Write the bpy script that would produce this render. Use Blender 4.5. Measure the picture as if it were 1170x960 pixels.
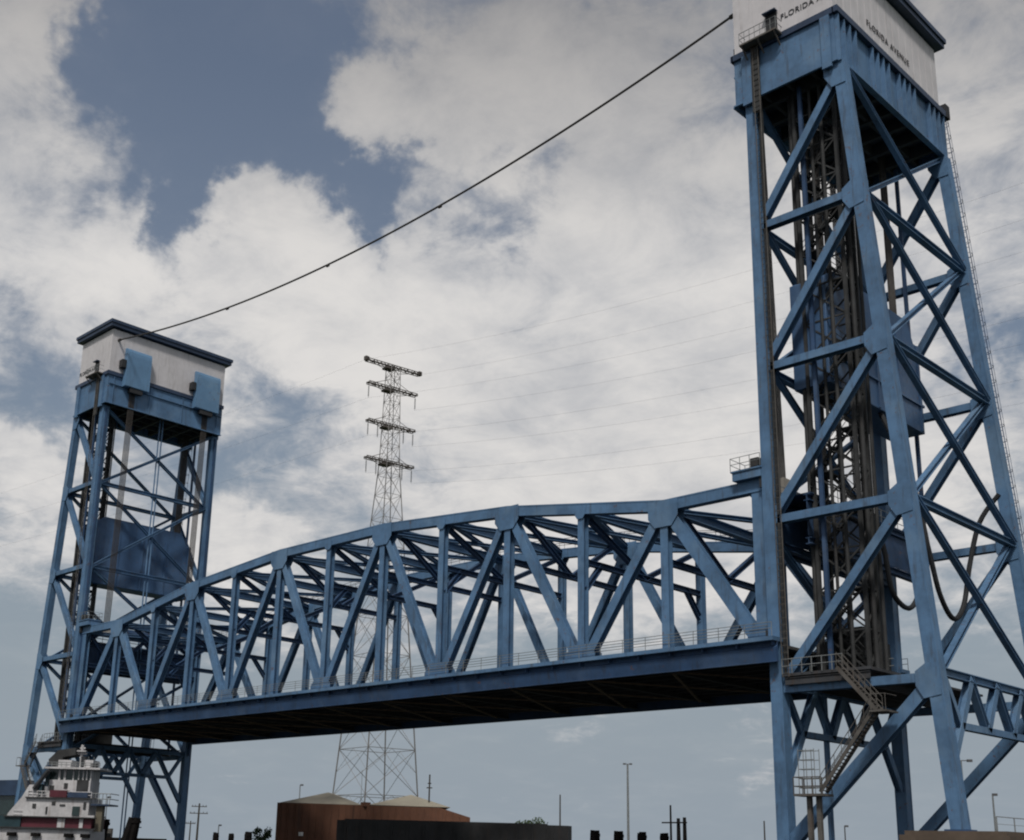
import bpy, bmesh, math, random
from mathutils import Vector, Matrix
random.seed(7)
R = math.radians
S = bpy.context.scene
for o in list(bpy.data.objects): bpy.data.objects.remove(o)
ZO = 17.0          # height of the span's bottom chord above the water

# ------------------------------------------------------------------ camera
cd = bpy.data.cameras.new('camera'); cam = bpy.data.objects.new('camera', cd)
S.collection.objects.link(cam); S.camera = cam
F_ = Vector((-0.68598972, 0.67722504, 0.26605327)); R_ = Vector((0.70714148, 0.70664548, 0.02455813)); U_ = R_.cross(F_)
m = Matrix.Identity(4)
for i in range(3):
    m[i][0], m[i][1], m[i][2] = R_[i], U_[i], -F_[i]
m.translation = Vector((46.9275, -77.8220, -14.7237 + ZO)); cam.matrix_world = m
cd.sensor_width = 36; cd.sensor_fit = 'HORIZONTAL'; cd.lens = 42.511
cd.shift_x = 0.04703; cd.shift_y = 0.0927; cd.clip_start = 0.5; cd.clip_end = 20000

# ------------------------------------------------------------------ sky: Nishita sky with a broken cloud deck laid out by direction
SUN_EL, SUN_AZ = 52, 145       # azimuth measured from +Y clockwise
w = bpy.data.worlds.new('World'); S.world = w; w.use_nodes = True
nt = w.node_tree; nt.nodes.clear(); N = nt.nodes.new; Lk = nt.links.new
def sock(n, i, v):
    if isinstance(v, bpy.types.NodeSocket): nt.links.new(v, n.inputs[i])
    elif v is not None: n.inputs[i].default_value = v
def mt(op, a, b=None, c=None, clamp=False):
    n = nt.nodes.new('ShaderNodeMath'); n.operation = op; n.use_clamp = clamp
    sock(n, 0, a); sock(n, 1, b); sock(n, 2, c); return n.outputs[0]
def vm(op, a, b=None):
    n = nt.nodes.new('ShaderNodeVectorMath'); n.operation = op
    sock(n, 0, a); sock(n, 1, b); return n.outputs['Value'] if op in ('DISTANCE', 'LENGTH') else n.outputs[0]
def smooth(v, a, b, lo=0., hi=1.):
    n = nt.nodes.new('ShaderNodeMapRange'); n.interpolation_type = 'SMOOTHSTEP'
    sock(n, 0, v); n.inputs[1].default_value = a; n.inputs[2].default_value = b
    n.inputs[3].default_value = lo; n.inputs[4].default_value = hi; return n.outputs[0]
def noise(vec, scale, det=6, rough=.55, dist=0.):
    n = nt.nodes.new('ShaderNodeTexNoise'); sock(n, 'Vector', vec)
    n.inputs['Scale'].default_value = scale; n.inputs['Detail'].default_value = det
    n.inputs['Roughness'].default_value = rough; n.inputs['Distortion'].default_value = dist; return n
tc = N('ShaderNodeTexCoord'); D = tc.outputs['Generated']
sep = N('ShaderNodeSeparateXYZ'); Lk(D, sep.inputs[0]); DZ = sep.outputs[2]
nw = noise(D, 7., 5, .6)
wv = vm('SUBTRACT', nw.outputs['Color'], (0.5, 0.5, 0.5))
def scl(v, k):
    n = nt.nodes.new('ShaderNodeVectorMath'); n.operation = 'SCALE'; nt.links.new(v, n.inputs[0]); n.inputs['Scale'].default_value = k; return n.outputs[0]
nw2 = noise(D, 26., 5, .6)
wv2 = vm('SUBTRACT', nw2.outputs['Color'], (0.5, 0.5, 0.5))
DW = vm('ADD', vm('ADD', D, scl(wv, .17)), scl(wv2, .075))
SKY = [(-0.7301, 0.4048, 0.5505, 0.11, -1), (-0.6785, 0.4417, 0.587, 0.08, -0.8), (-0.736, 0.3417, 0.5843, 0.045, -0.5), (-0.7106, 0.4702, 0.5234, 0.058, -0.8), (-0.7549, 0.4404, 0.486, 0.034, -0.7), (-0.7743, 0.4381, 0.4565, 0.024, -0.5), (-0.6812, 0.5313, 0.5037, 0.045, -0.8), (-0.6855, 0.5503, 0.4767, 0.029, -0.7), (-0.656, 0.5649, 0.5005, 0.042, -0.8), (-0.6078, 0.6208, 0.4952, 0.03, -0.7), (-0.574, 0.6299, 0.5232, 0.025, -0.5), (-0.835, 0.3564, 0.4193, 0.027, -0.4), (-0.8637, 0.3612, 0.3516, 0.051, -0.8), (-0.7802, 0.5429, 0.3108, 0.045, -0.6), (-0.8149, 0.5105, 0.2744, 0.032, -0.4), (-0.3028, 0.8759, 0.3758, 0.029, -0.9), (-0.2611, 0.789, 0.5562, 0.056, 0.3), (-0.8051, 0.3442, 0.483, 0.079, 0.7), (-0.8062, 0.3973, 0.4383, 0.054, 0.5), (-0.7122, 0.504, 0.4887, 0.038, 0.9), (-0.616, 0.5484, 0.5656, 0.051, 0.7), (-0.5379, 0.604, 0.588, 0.081, 0.6), (-0.6516, 0.4979, 0.5723, 0.034, 0.5), (-0.6426, 0.5462, 0.5373, 0.028, 0.4), (-0.7208, 0.5462, 0.4268, 0.085, 0.5), (-0.8843, 0.3816, 0.269, 0.041, 0.7), (-0.8015, 0.5465, 0.2428, 0.043, 0.7), (-0.5661, 0.7241, 0.3939, 0.185, 0.5), (-0.7671, 0.2906, 0.5719, 0.038, 0.6), (-0.7713, 0.4098, 0.4869, 0.027, 0.5), (-0.7707, 0.4799, 0.4192, 0.035, 0.4), (-0.6259, 0.7735, 0.0996, 0.027, 0.45), (-0.5397, 0.8372, 0.0889, 0.042, 0.5), (-0.5643, 0.7885, 0.2447, 0.107, 0.3)]
cov = None
for x, y, z, r, k in SKY:
    d = vm('DISTANCE', DW, (x, y, z))
    v = smooth(d, r * 1.7, r * .1, 0., k * (.82 if k < 0 else 1.1))
    cov = v if cov is None else mt('ADD', cov, v)
# flat cloud deck seen from below: noise on the direction projected onto a plane
div = mt('ADD', mt('MAXIMUM', DZ, 0.0), .22)
comb = N('ShaderNodeCombineXYZ')
Lk(mt('DIVIDE', sep.outputs[0], div), comb.inputs[0]); Lk(mt('DIVIDE', sep.outputs[1], div), comb.inputs[1])
fb = noise(comb.outputs[0], 2.1, 8, .58, .3)
fb2 = noise(comb.outputs[0], 8.0, 9, .66, .35)
c0 = mt('ADD', mt('MULTIPLY', mt('SUBTRACT', fb.outputs['Fac'], .5), 1.5), mt('MULTIPLY', mt('SUBTRACT', fb2.outputs['Fac'], .5), 1.15))
c1 = mt('ADD', mt('ADD', c0, mt('MULTIPLY', cov, .72)), .115)
lowcut = smooth(DZ, .08, .24, -.66, 0.)
c2 = mt('ADD', c1, lowcut)
mask = smooth(c2, -.30, .34)
mask = mt('ADD', mt('MULTIPLY', mask, .84), .14)
# cloud tone: brighter thick bodies, greyer bellies
dens = noise(comb.outputs[0], 3.4, 6, .55)
tone = mt('ADD', mt('MULTIPLY', dens.outputs['Fac'], .62), mt('MULTIPLY', fb2.outputs['Fac'], .28))
# thick cloud cores catch more light than the thin edges
tone = smooth(mt('ADD', tone, mt('MULTIPLY', c2, .16)), .30, .66)
# clouds darken higher up: vignette put into the cloud colour
hi_ = smooth(DZ, .42, .66, 0., 1.)
cr = N('ShaderNodeMix'); cr.data_type = 'RGBA'
Lk(tone, cr.inputs[0]); cr.inputs[6].default_value = (.47, .48, .505, 1); cr.inputs[7].default_value = (.74, .72, .70, 1)
dk = N('ShaderNodeMix'); dk.data_type = 'RGBA'; dk.blend_type = 'MULTIPLY'
Lk(hi_, dk.inputs[0]); Lk(cr.outputs[2], dk.inputs[6]); dk.inputs[7].default_value = (.48, .48, .49, 1)
skyt = N('ShaderNodeTexSky'); skyt.sky_type = 'NISHITA'; skyt.sun_disc = False
skyt.sun_elevation = R(SUN_EL); skyt.sun_rotation = R(SUN_AZ); skyt.air_density = 1.3; skyt.dust_density = 5.0; skyt.ozone_density = 2.0
bg1 = N('ShaderNodeBackground'); Lk(skyt.outputs[0], bg1.inputs[0]); bg1.inputs[1].default_value = 0.08
bgh = N('ShaderNodeBackground'); bgh.inputs[0].default_value = (.285, .345, .405, 1); bgh.inputs[1].default_value = 1
mh = N('ShaderNodeMixShader'); Lk(smooth(DZ, .42, .02, 0., .9), mh.inputs[0]); Lk(bg1.outputs[0], mh.inputs[1]); Lk(bgh.outputs[0], mh.inputs[2])
bg2 = N('ShaderNodeBackground'); Lk(dk.outputs[2], bg2.inputs[0]); bg2.inputs[1].default_value = 1.0
mx = N('ShaderNodeMixShader'); Lk(mask, mx.inputs[0]); Lk(mh.outputs[0], mx.inputs[1]); Lk(bg2.outputs[0], mx.inputs[2])
wo = N('ShaderNodeOutputWorld'); Lk(mx.outputs[0], wo.inputs[0])

sd = bpy.data.lights.new('sun', 'SUN'); sun = bpy.data.objects.new('sun', sd); S.collection.objects.link(sun)
sd.energy = 2.6; sd.angle = R(8); sd.color = (1, .95, .88)
az = R(SUN_AZ); el = R(SUN_EL)
sdir = Vector((math.sin(az) * math.cos(el), math.cos(az) * math.cos(el), math.sin(el)))
sun.rotation_euler = (-sdir).to_track_quat('-Z', 'Y').to_euler()
S.view_settings.view_transform = 'Standard'; S.view_settings.look = 'None'
S.view_settings.exposure = 0.0; S.view_settings.gamma = 1.0; S.view_settings.use_curve_mapping = False
S.render.engine = 'CYCLES'
S.cycles.filter_width = 2.1

# ------------------------------------------------------------------ materials
def mat(name, col, rough=.6, metal=0., var=.25, vscale=.6, streak=0., streak_col=(.10, .055, .03), bump=0., bscale=8., spec=.4, corr=None, corr_amt=.03):
    m = bpy.data.materials.new(name); m.use_nodes = True
    global nt; nt = m.node_tree; b = nt.nodes['Principled BSDF']
    tc = nt.nodes.new('ShaderNodeTexCoord'); P = tc.outputs['Object']
    n1 = noise(P, vscale, 6, .6); n2 = noise(P, vscale * 7, 4, .6)
    f = mt('ADD', mt('MULTIPLY', n1.outputs['Fac'], .7), mt('MULTIPLY', n2.outputs['Fac'], .3))
    f = smooth(f, .3, .7)
    mxn = nt.nodes.new('ShaderNodeMix'); mxn.data_type = 'RGBA'; nt.links.new(f, mxn.inputs[0])
    mxn.inputs[6].default_value = (*[c * (1 - var) for c in col], 1); mxn.inputs[7].default_value = (*[min(1, c * (1 + var * .8)) for c in col], 1)
    out = mxn.outputs[2]
    if streak > 0:
        mp = nt.nodes.new('ShaderNodeMapping'); nt.links.new(P, mp.inputs[0]); mp.inputs['Scale'].default_value = (1.6, 1.6, .18)
        n3 = noise(mp.outputs[0], 1.3, 6, .65)
        fm = mt('MULTIPLY', smooth(n3.outputs['Fac'], .52, .72), streak)
        m2 = nt.nodes.new('ShaderNodeMix'); m2.data_type = 'RGBA'; nt.links.new(fm, m2.inputs[0]); nt.links.new(out, m2.inputs[6])
        m2.inputs[7].default_value = (*streak_col, 1); out = m2.outputs[2]
    if 'blue_paint' in name:
        n4 = noise(P, 1.9, 8, .72); n5 = noise(P, .16, 3, .5)
        fr = mt('MULTIPLY', smooth(mt('ADD', n4.outputs['Fac'], mt('MULTIPLY', n5.outputs['Fac'], .25)), .74, .80), .75)
        m3 = nt.nodes.new('ShaderNodeMix'); m3.data_type = 'RGBA'; nt.links.new(fr, m3.inputs[0]); nt.links.new(out, m3.inputs[6]); m3.inputs[7].default_value = (.10, .05, .03, 1); out = m3.outputs[2]
        n6 = noise(P, .22, 4, .6); m4 = nt.nodes.new('ShaderNodeMix'); m4.data_type = 'RGBA'; nt.links.new(mt('MULTIPLY', smooth(n6.outputs['Fac'], .5, .66), .38), m4.inputs[0]); nt.links.new(out, m4.inputs[6]); m4.inputs[7].default_value = (col[0] * 1.6 + .03, col[1] * 1.35 + .03, col[2] * 1.15 + .03, 1); out = m4.outputs[2]
    nt.links.new(out, b.inputs['Base Color'])
    b.inputs['Metallic'].default_value = metal
    nt.links.new(smooth(n2.outputs['Fac'], .2, .8, max(0, rough - .12), min(1, rough + .12)), b.inputs['Roughness'])
    b.inputs['Specular IOR Level'].default_value = spec
    h = None
    if corr:
        wvn = nt.nodes.new('ShaderNodeTexWave'); wvn.wave_type = 'BANDS'; wvn.bands_direction = corr[0]; nt.links.new(P, wvn.inputs['Vector']); wvn.inputs['Scale'].default_value = corr[1]
        h = wvn.outputs['Fac']
    if bump > 0:
        hb = noise(P, bscale, 5, .6).outputs['Fac']; h = hb if h is None else mt('ADD', h, mt('MULTIPLY', hb, bump))
    if h is not None:
        bp = nt.nodes.new('ShaderNodeBump'); nt.links.new(h, bp.inputs['Height']); bp.inputs['Distance'].default_value = corr_amt; bp.inputs['Strength'].default_value = .6 if corr else bump
        nt.links.new(bp.outputs[0], b.inputs['Normal'])
    return m
M = {}
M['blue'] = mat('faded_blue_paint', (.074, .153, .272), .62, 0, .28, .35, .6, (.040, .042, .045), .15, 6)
M['blue2'] = mat('blue_paint_shaded', (.024, .060, .135), .65, 0, .3, .4, .55, (.025, .028, .032), .15, 6)  # darker blue copy with fascia shade in its colour, plus grime streaks
M['hood'] = mat('hood_blue_paint', (.105, .21, .35), .5, 0, .12, .4, .3, (.05, .07, .10))
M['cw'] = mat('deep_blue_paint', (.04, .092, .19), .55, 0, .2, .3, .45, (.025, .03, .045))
M['navy'] = mat('dark_blue_trim', (.022, .042, .085), .5, 0, .3, .5)
M['white'] = mat('white_metal_panel', (.52, .51, .53), .6, 0, .12, .25, .4, (.25, .24, .235), 0, 8, .3)
M['brace'] = mat('primer_brown_steel', (.15, .11, .08), .8, .0, .4, 1.2, .3)
M['rust'] = mat('rusty_brown_steel', (.085, .080, .074), .8, .0, .4, 1.2, .45, (.10, .055, .035), .3, 10)
M['rope'] = mat('greased_wire_rope', (.05, .045, .042), .6, .2, .3, 2., 0)
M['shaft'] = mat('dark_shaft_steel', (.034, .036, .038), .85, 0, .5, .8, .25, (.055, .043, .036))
M['black'] = mat('black_steel', (.022, .024, .028), .8, 0, .4, .5)
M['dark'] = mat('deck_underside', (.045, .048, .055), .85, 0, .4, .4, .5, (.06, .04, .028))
M['rail'] = mat('galvanised_rail', (.20, .215, .22), .6, .3, .2, 2.)
M['conc'] = mat('weathered_concrete', (.095, .072, .055), .9, 0, .3, .4, .5, (.09, .065, .045), .4, 3)
M['pier'] = mat('pier_concrete', (.28, .26, .23), .9, 0, .25, .3, .5, (.12, .10, .08), .4, 3)
M['pyl'] = mat('galvanised_pylon', (.17, .165, .165), .7, .2, .25, .2)
M['pyld'] = mat('crossarm_steel', (.085, .075, .07), .8, .1, .25, .2)
M['wood'] = mat('weathered_timber', (.05, .045, .04), .9, 0, .35, 1.5, .4, (.04, .035, .03), .4, 8)
M['tar'] = mat('tarred_timber', (.010, .009, .009), .95, 0, .4, 1.5, 0, bump=.5, bscale=6, spec=.08)
M['brown'] = mat('brown_metal_siding', (.14, .066, .042), .75, 0, .3, .15, .6, (.055, .036, .03), 0, 8, .3, ('X', 3.), .05)
M['roof'] = mat('tan_metal_roof', (.27, .25, .20), .8, 0, .15, .2, .3, (.22, .19, .14))
M['barge'] = mat('dark_barge_steel', (.030, .031, .033), .7, 0, .35, .3, .5, (.05, .035, .028), .3, 4)
M['bw'] = mat('boat_white_paint', (.43, .43, .445), .55, 0, .25, .6, .7, (.19, .15, .13))
M['bred'] = mat('boat_red_paint', (.075, .012, .022), .55, 0, .25, .8, .3, (.06, .02, .02))
M['glass'] = mat('dark_window_glass', (.02, .035, .035), .12, 0, .3, 1., 0, spec=.6)
M['teal'] = mat('teal_paint', (.012, .035, .045), .5, 0, .25, 1.)
M['ylw'] = mat('dull_yellow_paint', (.10, .09, .065), .6, 0, .2, 1., .4)
M['leaf'] = mat('foliage', (.045, .075, .03), .8, 0, .4, 1.)
M['grass'] = mat('bank_grass', (.06, .08, .03), .95, 0, .4, .08, bump=.5, bscale=1)
M['asph'] = mat('asphalt', (.05, .05, .05), .9, 0, .25, .5)
M['paintl'] = mat('road_paint', (.7, .7, .68), .7, 0, .15, 1)
M['text'] = mat('black_lettering', (.045, .045, .05), .6, 0, .1, 1)
M['lamp'] = mat('lamp_housing', (.10, .10, .105), .5, .3, .2, 2)
M['insul'] = mat('insulator_glass', (.10, .11, .12), .4, 0, .2, 2)
# water
mw = bpy.data.materials.new('canal_water'); mw.use_nodes = True; nt = mw.node_tree; b = nt.nodes['Principled BSDF']
b.inputs['Base Color'].default_value = (.016, .02, .018, 1); b.inputs['Roughness'].default_value = .35; b.inputs['Specular IOR Level'].default_value = .3
tcw = nt.nodes.new('ShaderNodeTexCoord'); mpw = nt.nodes.new('ShaderNodeMapping'); nt.links.new(tcw.outputs['Object'], mpw.inputs[0]); mpw.inputs['Scale'].default_value = (1, 2, 1)
nz = noise(mpw.outputs[0], .35, 6, .6, .4); bp = nt.nodes.new('ShaderNodeBump'); nt.links.new(nz.outputs['Fac'], bp.inputs['Height']); bp.inputs['Distance'].default_value = .6; bp.inputs['Strength'].default_value = .8
nt.links.new(bp.outputs[0], b.inputs['Normal']); M['water'] = mw

# ------------------------------------------------------------------ mesh helpers
def V(x, y, z): return Vector((x, y, z + ZO))
class MB:
    def __init__(s, f=None): s.v = []; s.f = []; s.map = f
    def add(s, vs, fs):
        n = len(s.v); s.v += [Vector(q) for q in vs]; s.f += [[i + n for i in q] for q in fs]
    def box(s, x0, x1, y0, y1, z0, z1):
        s.add([(x, y, z) for x in (x0, x1) for y in (y0, y1) for z in (z0, z1)],
              [(0, 1, 3, 2), (4, 6, 7, 5), (0, 4, 5, 1), (2, 3, 7, 6), (0, 2, 6, 4), (1, 5, 7, 3)])
    def prism(s, a, b, n, wp, hn, o=0., p=0.):
        """rectangular bar a-b; wp wide across, hn thick along n; offsets o along n, p across"""
        a, b, n = Vector(a), Vector(b), Vector(n); t = (b - a).normalized(); n = (n - t * n.dot(t)).normalized(); q = t.cross(n)
        vs = []
        for e in (a, b):
            for i, j in ((-1, -1), (1, -1), (1, 1), (-1, 1)): vs.append(e + q * (i * wp / 2 + p) + n * (j * hn / 2 + o))
        s.add(vs, [(0, 1, 2, 3), (4, 7, 6, 5), (0, 4, 5, 1), (1, 5, 6, 2), (2, 6, 7, 3), (3, 7, 4, 0)])
    def H(s, a, b, n, wp, hn, t=.07, web=True):
        """rolled or built-up H section: flanges face +-n"""
        s.prism(a, b, n, wp, t, hn / 2 - t / 2); s.prism(a, b, n, wp, t, -hn / 2 + t / 2)
        if web: s.prism(a, b, n, t, hn - 2 * t + .004)
    def B(s, a, b, n, wp, hn, lip=.0):
        """box section with four corner lips so that the faces sit slightly recessed"""
        s.prism(a, b, n, wp - .05, hn - .05)
        for i in (-1, 1):
            for j in (-1, 1): s.prism(a, b, n, .12, .12, j * (hn / 2 - .06), i * (wp / 2 - .06))
    def tube(s, pts, r, k=6, caps=True):
        pts = [Vector(p) for p in pts]; rings = []
        for i, p in enumerate(pts):
            t = (pts[min(i + 1, len(pts) - 1)] - pts[max(i - 1, 0)]).normalized()
            u = t.cross(Vector((0, 0, 1)));  u = t.cross(Vector((1, 0, 0))) if u.length < .05 else u
            u.normalize(); w_ = t.cross(u); rr = r[i] if isinstance(r, (list, tuple)) else r
            rings.append([p + (u * math.cos(2 * math.pi * a / k) + w_ * math.sin(2 * math.pi * a / k)) * rr for a in range(k)])
        vs = [q for g in rings for q in g]; fs = []
        for i in range(len(pts) - 1):
            for a in range(k): fs.append((i * k + a, i * k + (a + 1) % k, (i + 1) * k + (a + 1) % k, (i + 1) * k + a))
        if caps: fs += [tuple(range(k))[::-1], tuple((len(pts) - 1) * k + a for a in range(k))]
        s.add(vs, fs)
    def extr(s, prof, axis, a, b):
        """closed profile (list of 2-D points) extruded along an axis"""
        n = len(prof); f = {'x': lambda p, t: (t, p[0], p[1]), 'y': lambda p, t: (p[0], t, p[1]), 'z': lambda p, t: (p[0], p[1], t)}[axis]
        s.add([f(p, a) for p in prof] + [f(p, b) for p in prof],
              [tuple(range(n))[::-1], tuple(range(n, 2 * n))] + [(i, (i + 1) % n, (i + 1) % n + n, i + n) for i in range(n)])
    def build(s, name, m, parent=None, bev=0.):
        if not s.v: return None
        me = bpy.data.meshes.new(name); off = parent['_o'] if parent is not None else (0, 0, 0); off = Vector(off)
        vs = [(s.map(q) if s.map else q) - off for q in s.v]
        me.from_pydata([tuple(q) for q in vs], [], s.f); me.materials.append(m)
        bm = bmesh.new(); bm.from_mesh(me); bmesh.ops.recalc_face_normals(bm, faces=bm.faces); bm.to_mesh(me); bm.free()
        o = bpy.data.objects.new(name, me); S.collection.objects.link(o)
        if parent is not None: o.parent = parent; o['_o'] = tuple(off)
        if bev: md = o.modifiers.new('bevel', 'BEVEL'); md.width = bev; md.segments = 2; md.limit_method = 'ANGLE'
        return o
def empty(name, loc, label, cat, group=None):
    o = bpy.data.objects.new(name, None); S.collection.objects.link(o); o.location = loc
    o['label'] = label; o['category'] = cat; o['_o'] = tuple(loc)
    if group: o['group'] = group
    return o
def tag(o, label, cat, group=None, kind=None):
    if label: o['label'] = label; o['category'] = cat
    if group: o['group'] = group
    if kind: o['kind'] = kind
    return o
def one(name, mb, m, label, cat, loc, group=None):
    o = mb.build(name, m)
    for v_ in o.data.vertices: v_.co -= Vector(loc)
    o.location = loc; return tag(o, label, cat, group)

# ------------------------------------------------------------------ setting
def sheet(name, m, prof, z):
    me = bpy.data.meshes.new(name); me.from_pydata([(x, y, z) for x, y in prof], [], [tuple(range(len(prof)))]); me.materials.append(m)
    o = bpy.data.objects.new(name, me); S.collection.objects.link(o); o['kind'] = 'structure'; return o
sheet('water', M['water'], [(-9000, -9000), (9000, -9000), (9000, 9000), (-9000, 9000)], 0)
def ground(name, x0, x1, y0, y1, z, m='grass'):
    g = MB(); g.box(x0, x1, y0, y1, -2, z); o = g.build(name, M[m]); o['kind'] = 'structure'; return o
ground('ground', -6000, -112, -3000, 6000, 2.0)
ground('ground', 30, 6000, -20, 5000, 2.0)
ground('bank', -111.9, 29.9, 120, 5000, 1.9)

# ------------------------------------------------------------------ dimensions (span coordinates; z above bottom chord)
p_ = 8.64; SL = 12 * p_; W = 17.48; g_ = 1.25; e_ = .36; D0 = 7.73; sl = .0785
Z = [45.46, 33.58, 21.54, 9.39, -3.14, -12.8]
def H_(i):
    i = min(i, 12 - i); h = [12.41, 12.41, 13.74, 15.08, 15.74, 16.39, 16.39]; return h[i]
XV = Vector((1, 0, 0)); YV = Vector((0, 1, 0)); ZV = Vector((0, 0, 1))
blue, blue2, rust = M['blue'], M['blue2'], M['rust']

# ------------------------------------------------------------------ lift span
sp = empty('lift_span', V(-SL / 2, W / 2, -1.2), 'long blue steel through-truss span raised between the two lift towers', 'bridge span')
def gus(c, wdt, hgt, y, shape):
    g = MB(); g.extr([(c[0] + a * wdt, c[2] + b * hgt) for a, b in shape], 'y', y - .015, y + .015); return g
HEX = [(-.5, .32), (.5, .32), (.5, -.28), (.28, -.62), (-.28, -.62), (-.5, -.28)]
for s_, y in ((0, 0.), (1, W)):
    # chords: one continuous mesh each
    c = MB()
    for i in range(12):
        a = V(-p_ * i + (1.0 if i == 0 else 0), y, H_(i)); b = V(-p_ * (i + 1) - (1.0 if i == 11 else 0), y, H_(i + 1)); c.B(a, b, YV, .95, .8)
    c.build('top_chord', blue, sp)
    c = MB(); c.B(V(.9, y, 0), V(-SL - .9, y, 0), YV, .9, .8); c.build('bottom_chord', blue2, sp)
    for i in range(13):
        x = -p_ * i; wd = .95 if i in (0, 12) else (.72 if i % 2 else .68)
        c = MB(); c.H(V(x, y, 0), V(x, y, H_(i) - .3), YV, wd, .66, .06)
        c.build('end_post' if i in (0, 12) else 'vertical', blue, sp)
    for i in range(12):
        lo, hi = (i, i + 1) if i % 2 == 0 else (i + 1, i)
        wd = 1.0 if i in (0, 11) else (.8 if i in (1, 2, 9, 10) else .7)
        c = MB(); c.H(V(-p_ * lo, y, 0), V(-p_ * hi, y, H_(hi)), YV, wd, .70, .06); c.build('diagonal', blue, sp)
    for i in range(1, 12, 2):
        for dy in (-.44, .44):
            gus(V(-p_ * i, 0, H_(i) - .35), 2.9, 2.3, y + dy, HEX).build('gusset_plate', blue, sp)
    for i in range(0, 13, 2):
        for dy in (-.44, .44):
            gus(V(-p_ * i, 0, .5), 3.2 if 0 < i < 12 else 2.4, -2.3, y + dy, HEX).build('gusset_plate', blue, sp)
    for i in range(2, 12, 2):
        for dy in (-.44, .44):
            gus(V(-p_ * i, 0, H_(i) - .3), 1.1, 1.0, y + dy, HEX).build('splice_plate', blue, sp)
# transverse frames
for i in range(13):
    x = -p_ * i; h = H_(i)
    c = MB(); c.H(V(x, .4, h - .1), V(x, W - .4, h - .1), ZV, .72 if i % 2 else .6, .8, .06); c.build('top_strut', blue, sp)
    zl = h - 4.6
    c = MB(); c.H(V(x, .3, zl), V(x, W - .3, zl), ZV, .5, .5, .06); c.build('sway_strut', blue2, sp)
    if i in (0, 12):
        segs = [((.4, h - .4), (W * .25, zl)), ((W * .25, zl), (W * .5, h - .4)), ((W * .5, h - .4), (W * .75, zl)), ((W * .75, zl), (W - .4, h - .4)), ((.3, zl - 3.4), (2.6, zl)), ((W - .3, zl - 3.4), (W - 2.6, zl))]
    elif i % 2:
        segs = [((2.4, h - .4), (W / 2, zl)), ((W / 2, zl), (W - 2.4, h - .4))]
    else:
        segs = [((.4, h - .6), (W / 2, zl)), ((W / 2, zl), (W - .4, h - .6)), ((.3, zl - 2.4), (2.4, zl)), ((W - .3, zl - 2.4), (W - 2.4, zl))]
    for (ya, za), (yb, zb) in segs:
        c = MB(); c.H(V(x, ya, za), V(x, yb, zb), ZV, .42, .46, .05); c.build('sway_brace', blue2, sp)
for i in range(12):
    xa, xb = -p_ * i, -p_ * (i + 1); ha, hb = H_(i) + .1, H_(i + 1) + .1
    c = MB(); c.H(V(xa, .3, ha), V(xb, W - .3, hb), ZV, .55, .34, .05); c.build('top_lateral_brace', blue, sp)
    c = MB(); c.H(V(xa, W - .3, ha - .37), V(xb, .3, hb - .37), ZV, .55, .34, .05); c.build('top_lateral_brace', blue, sp)
    c = MB(); c.prism(V(xa, .6, -1.1), V(xb, W - .6, -1.1), ZV, .22, .12); c.build('bottom_lateral_brace', M['brace'], sp)
    c = MB(); c.prism(V(xa, W - .6, -.97), V(xb, .6, -.97), ZV, .22, .12); c.build('bottom_lateral_brace', M['brace'], sp)
for i in range(13):
    x = -p_ * i + (.6 if i == 0 else 0) - (.6 if i == 12 else 0)
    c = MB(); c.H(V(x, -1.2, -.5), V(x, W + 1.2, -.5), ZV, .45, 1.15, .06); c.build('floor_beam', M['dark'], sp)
for j in range(9):
    y = .9 + j * (W - 1.8) / 8
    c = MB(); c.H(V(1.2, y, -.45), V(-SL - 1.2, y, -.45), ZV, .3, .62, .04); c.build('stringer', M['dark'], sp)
c = MB(); c.box(-SL - 1.7, 1.7, .45, W - .45, ZO - .12, ZO + .1); c.build('deck', M['asph'], sp)
for y0, s_ in ((0, -1), (W, 1)):
    c = MB(); ya, yb = sorted((y0 + s_ * .45, y0 + s_ * 2.0)); c.box(-SL - 1.8, 1.8, ya, yb, ZO + .2, ZO + .5); c.build('walkway', blue, sp)
    c = MB(); ya, yb = sorted((y0 + s_ * 1.3, y0 + s_ * 1.38)); c.box(-SL - 1.8, 1.8, ya, yb, ZO - 1.2, ZO + .2)
    c.extr([(y0 + s_ * 1.38, ZO - 1.24), (y0 + s_ * 1.44, ZO - 1.24), (y0 + s_ * 1.62, ZO - .25), (y0 + s_ * 1.38, ZO - .12)] , 'x', -SL - 1.8, 1.8)
    c.box(-SL - 1.8, 1.8, *sorted((y0 + s_ * 1.2, y0 + s_ * 1.6)), ZO - 1.3, ZO - 1.244)
    for i in range(37): x = 1.6 - i * (SL + 3.2) / 36; c.box(x - .03, x + .03, *sorted((y0 + s_ * 1.38, y0 + s_ * 1.8)), ZO - .1, ZO + .19)
    c.build('edge_girder', blue2, sp)
    c = MB()
    y = y0 + s_ * 1.93
    for zz in (.95, 1.4): c.tube([V(1.7, y, zz + .12), V(-SL - 1.7, y, zz + .12)], .028, 5)
    n = 48
    for i in range(n + 1): x = 1.7 - i * (SL + 3.4) / n; c.tube([V(x, y, .5), V(x, y, 1.54)], .028, 5)
    for zz in (1.0, 1.45): c.tube([V(1.7, y0 + s_ * .62, zz + .12), V(-SL - 1.7, y0 + s_ * .62, zz + .12)], .028, 5)
    c.build('railing', M['rail'], sp)
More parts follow.
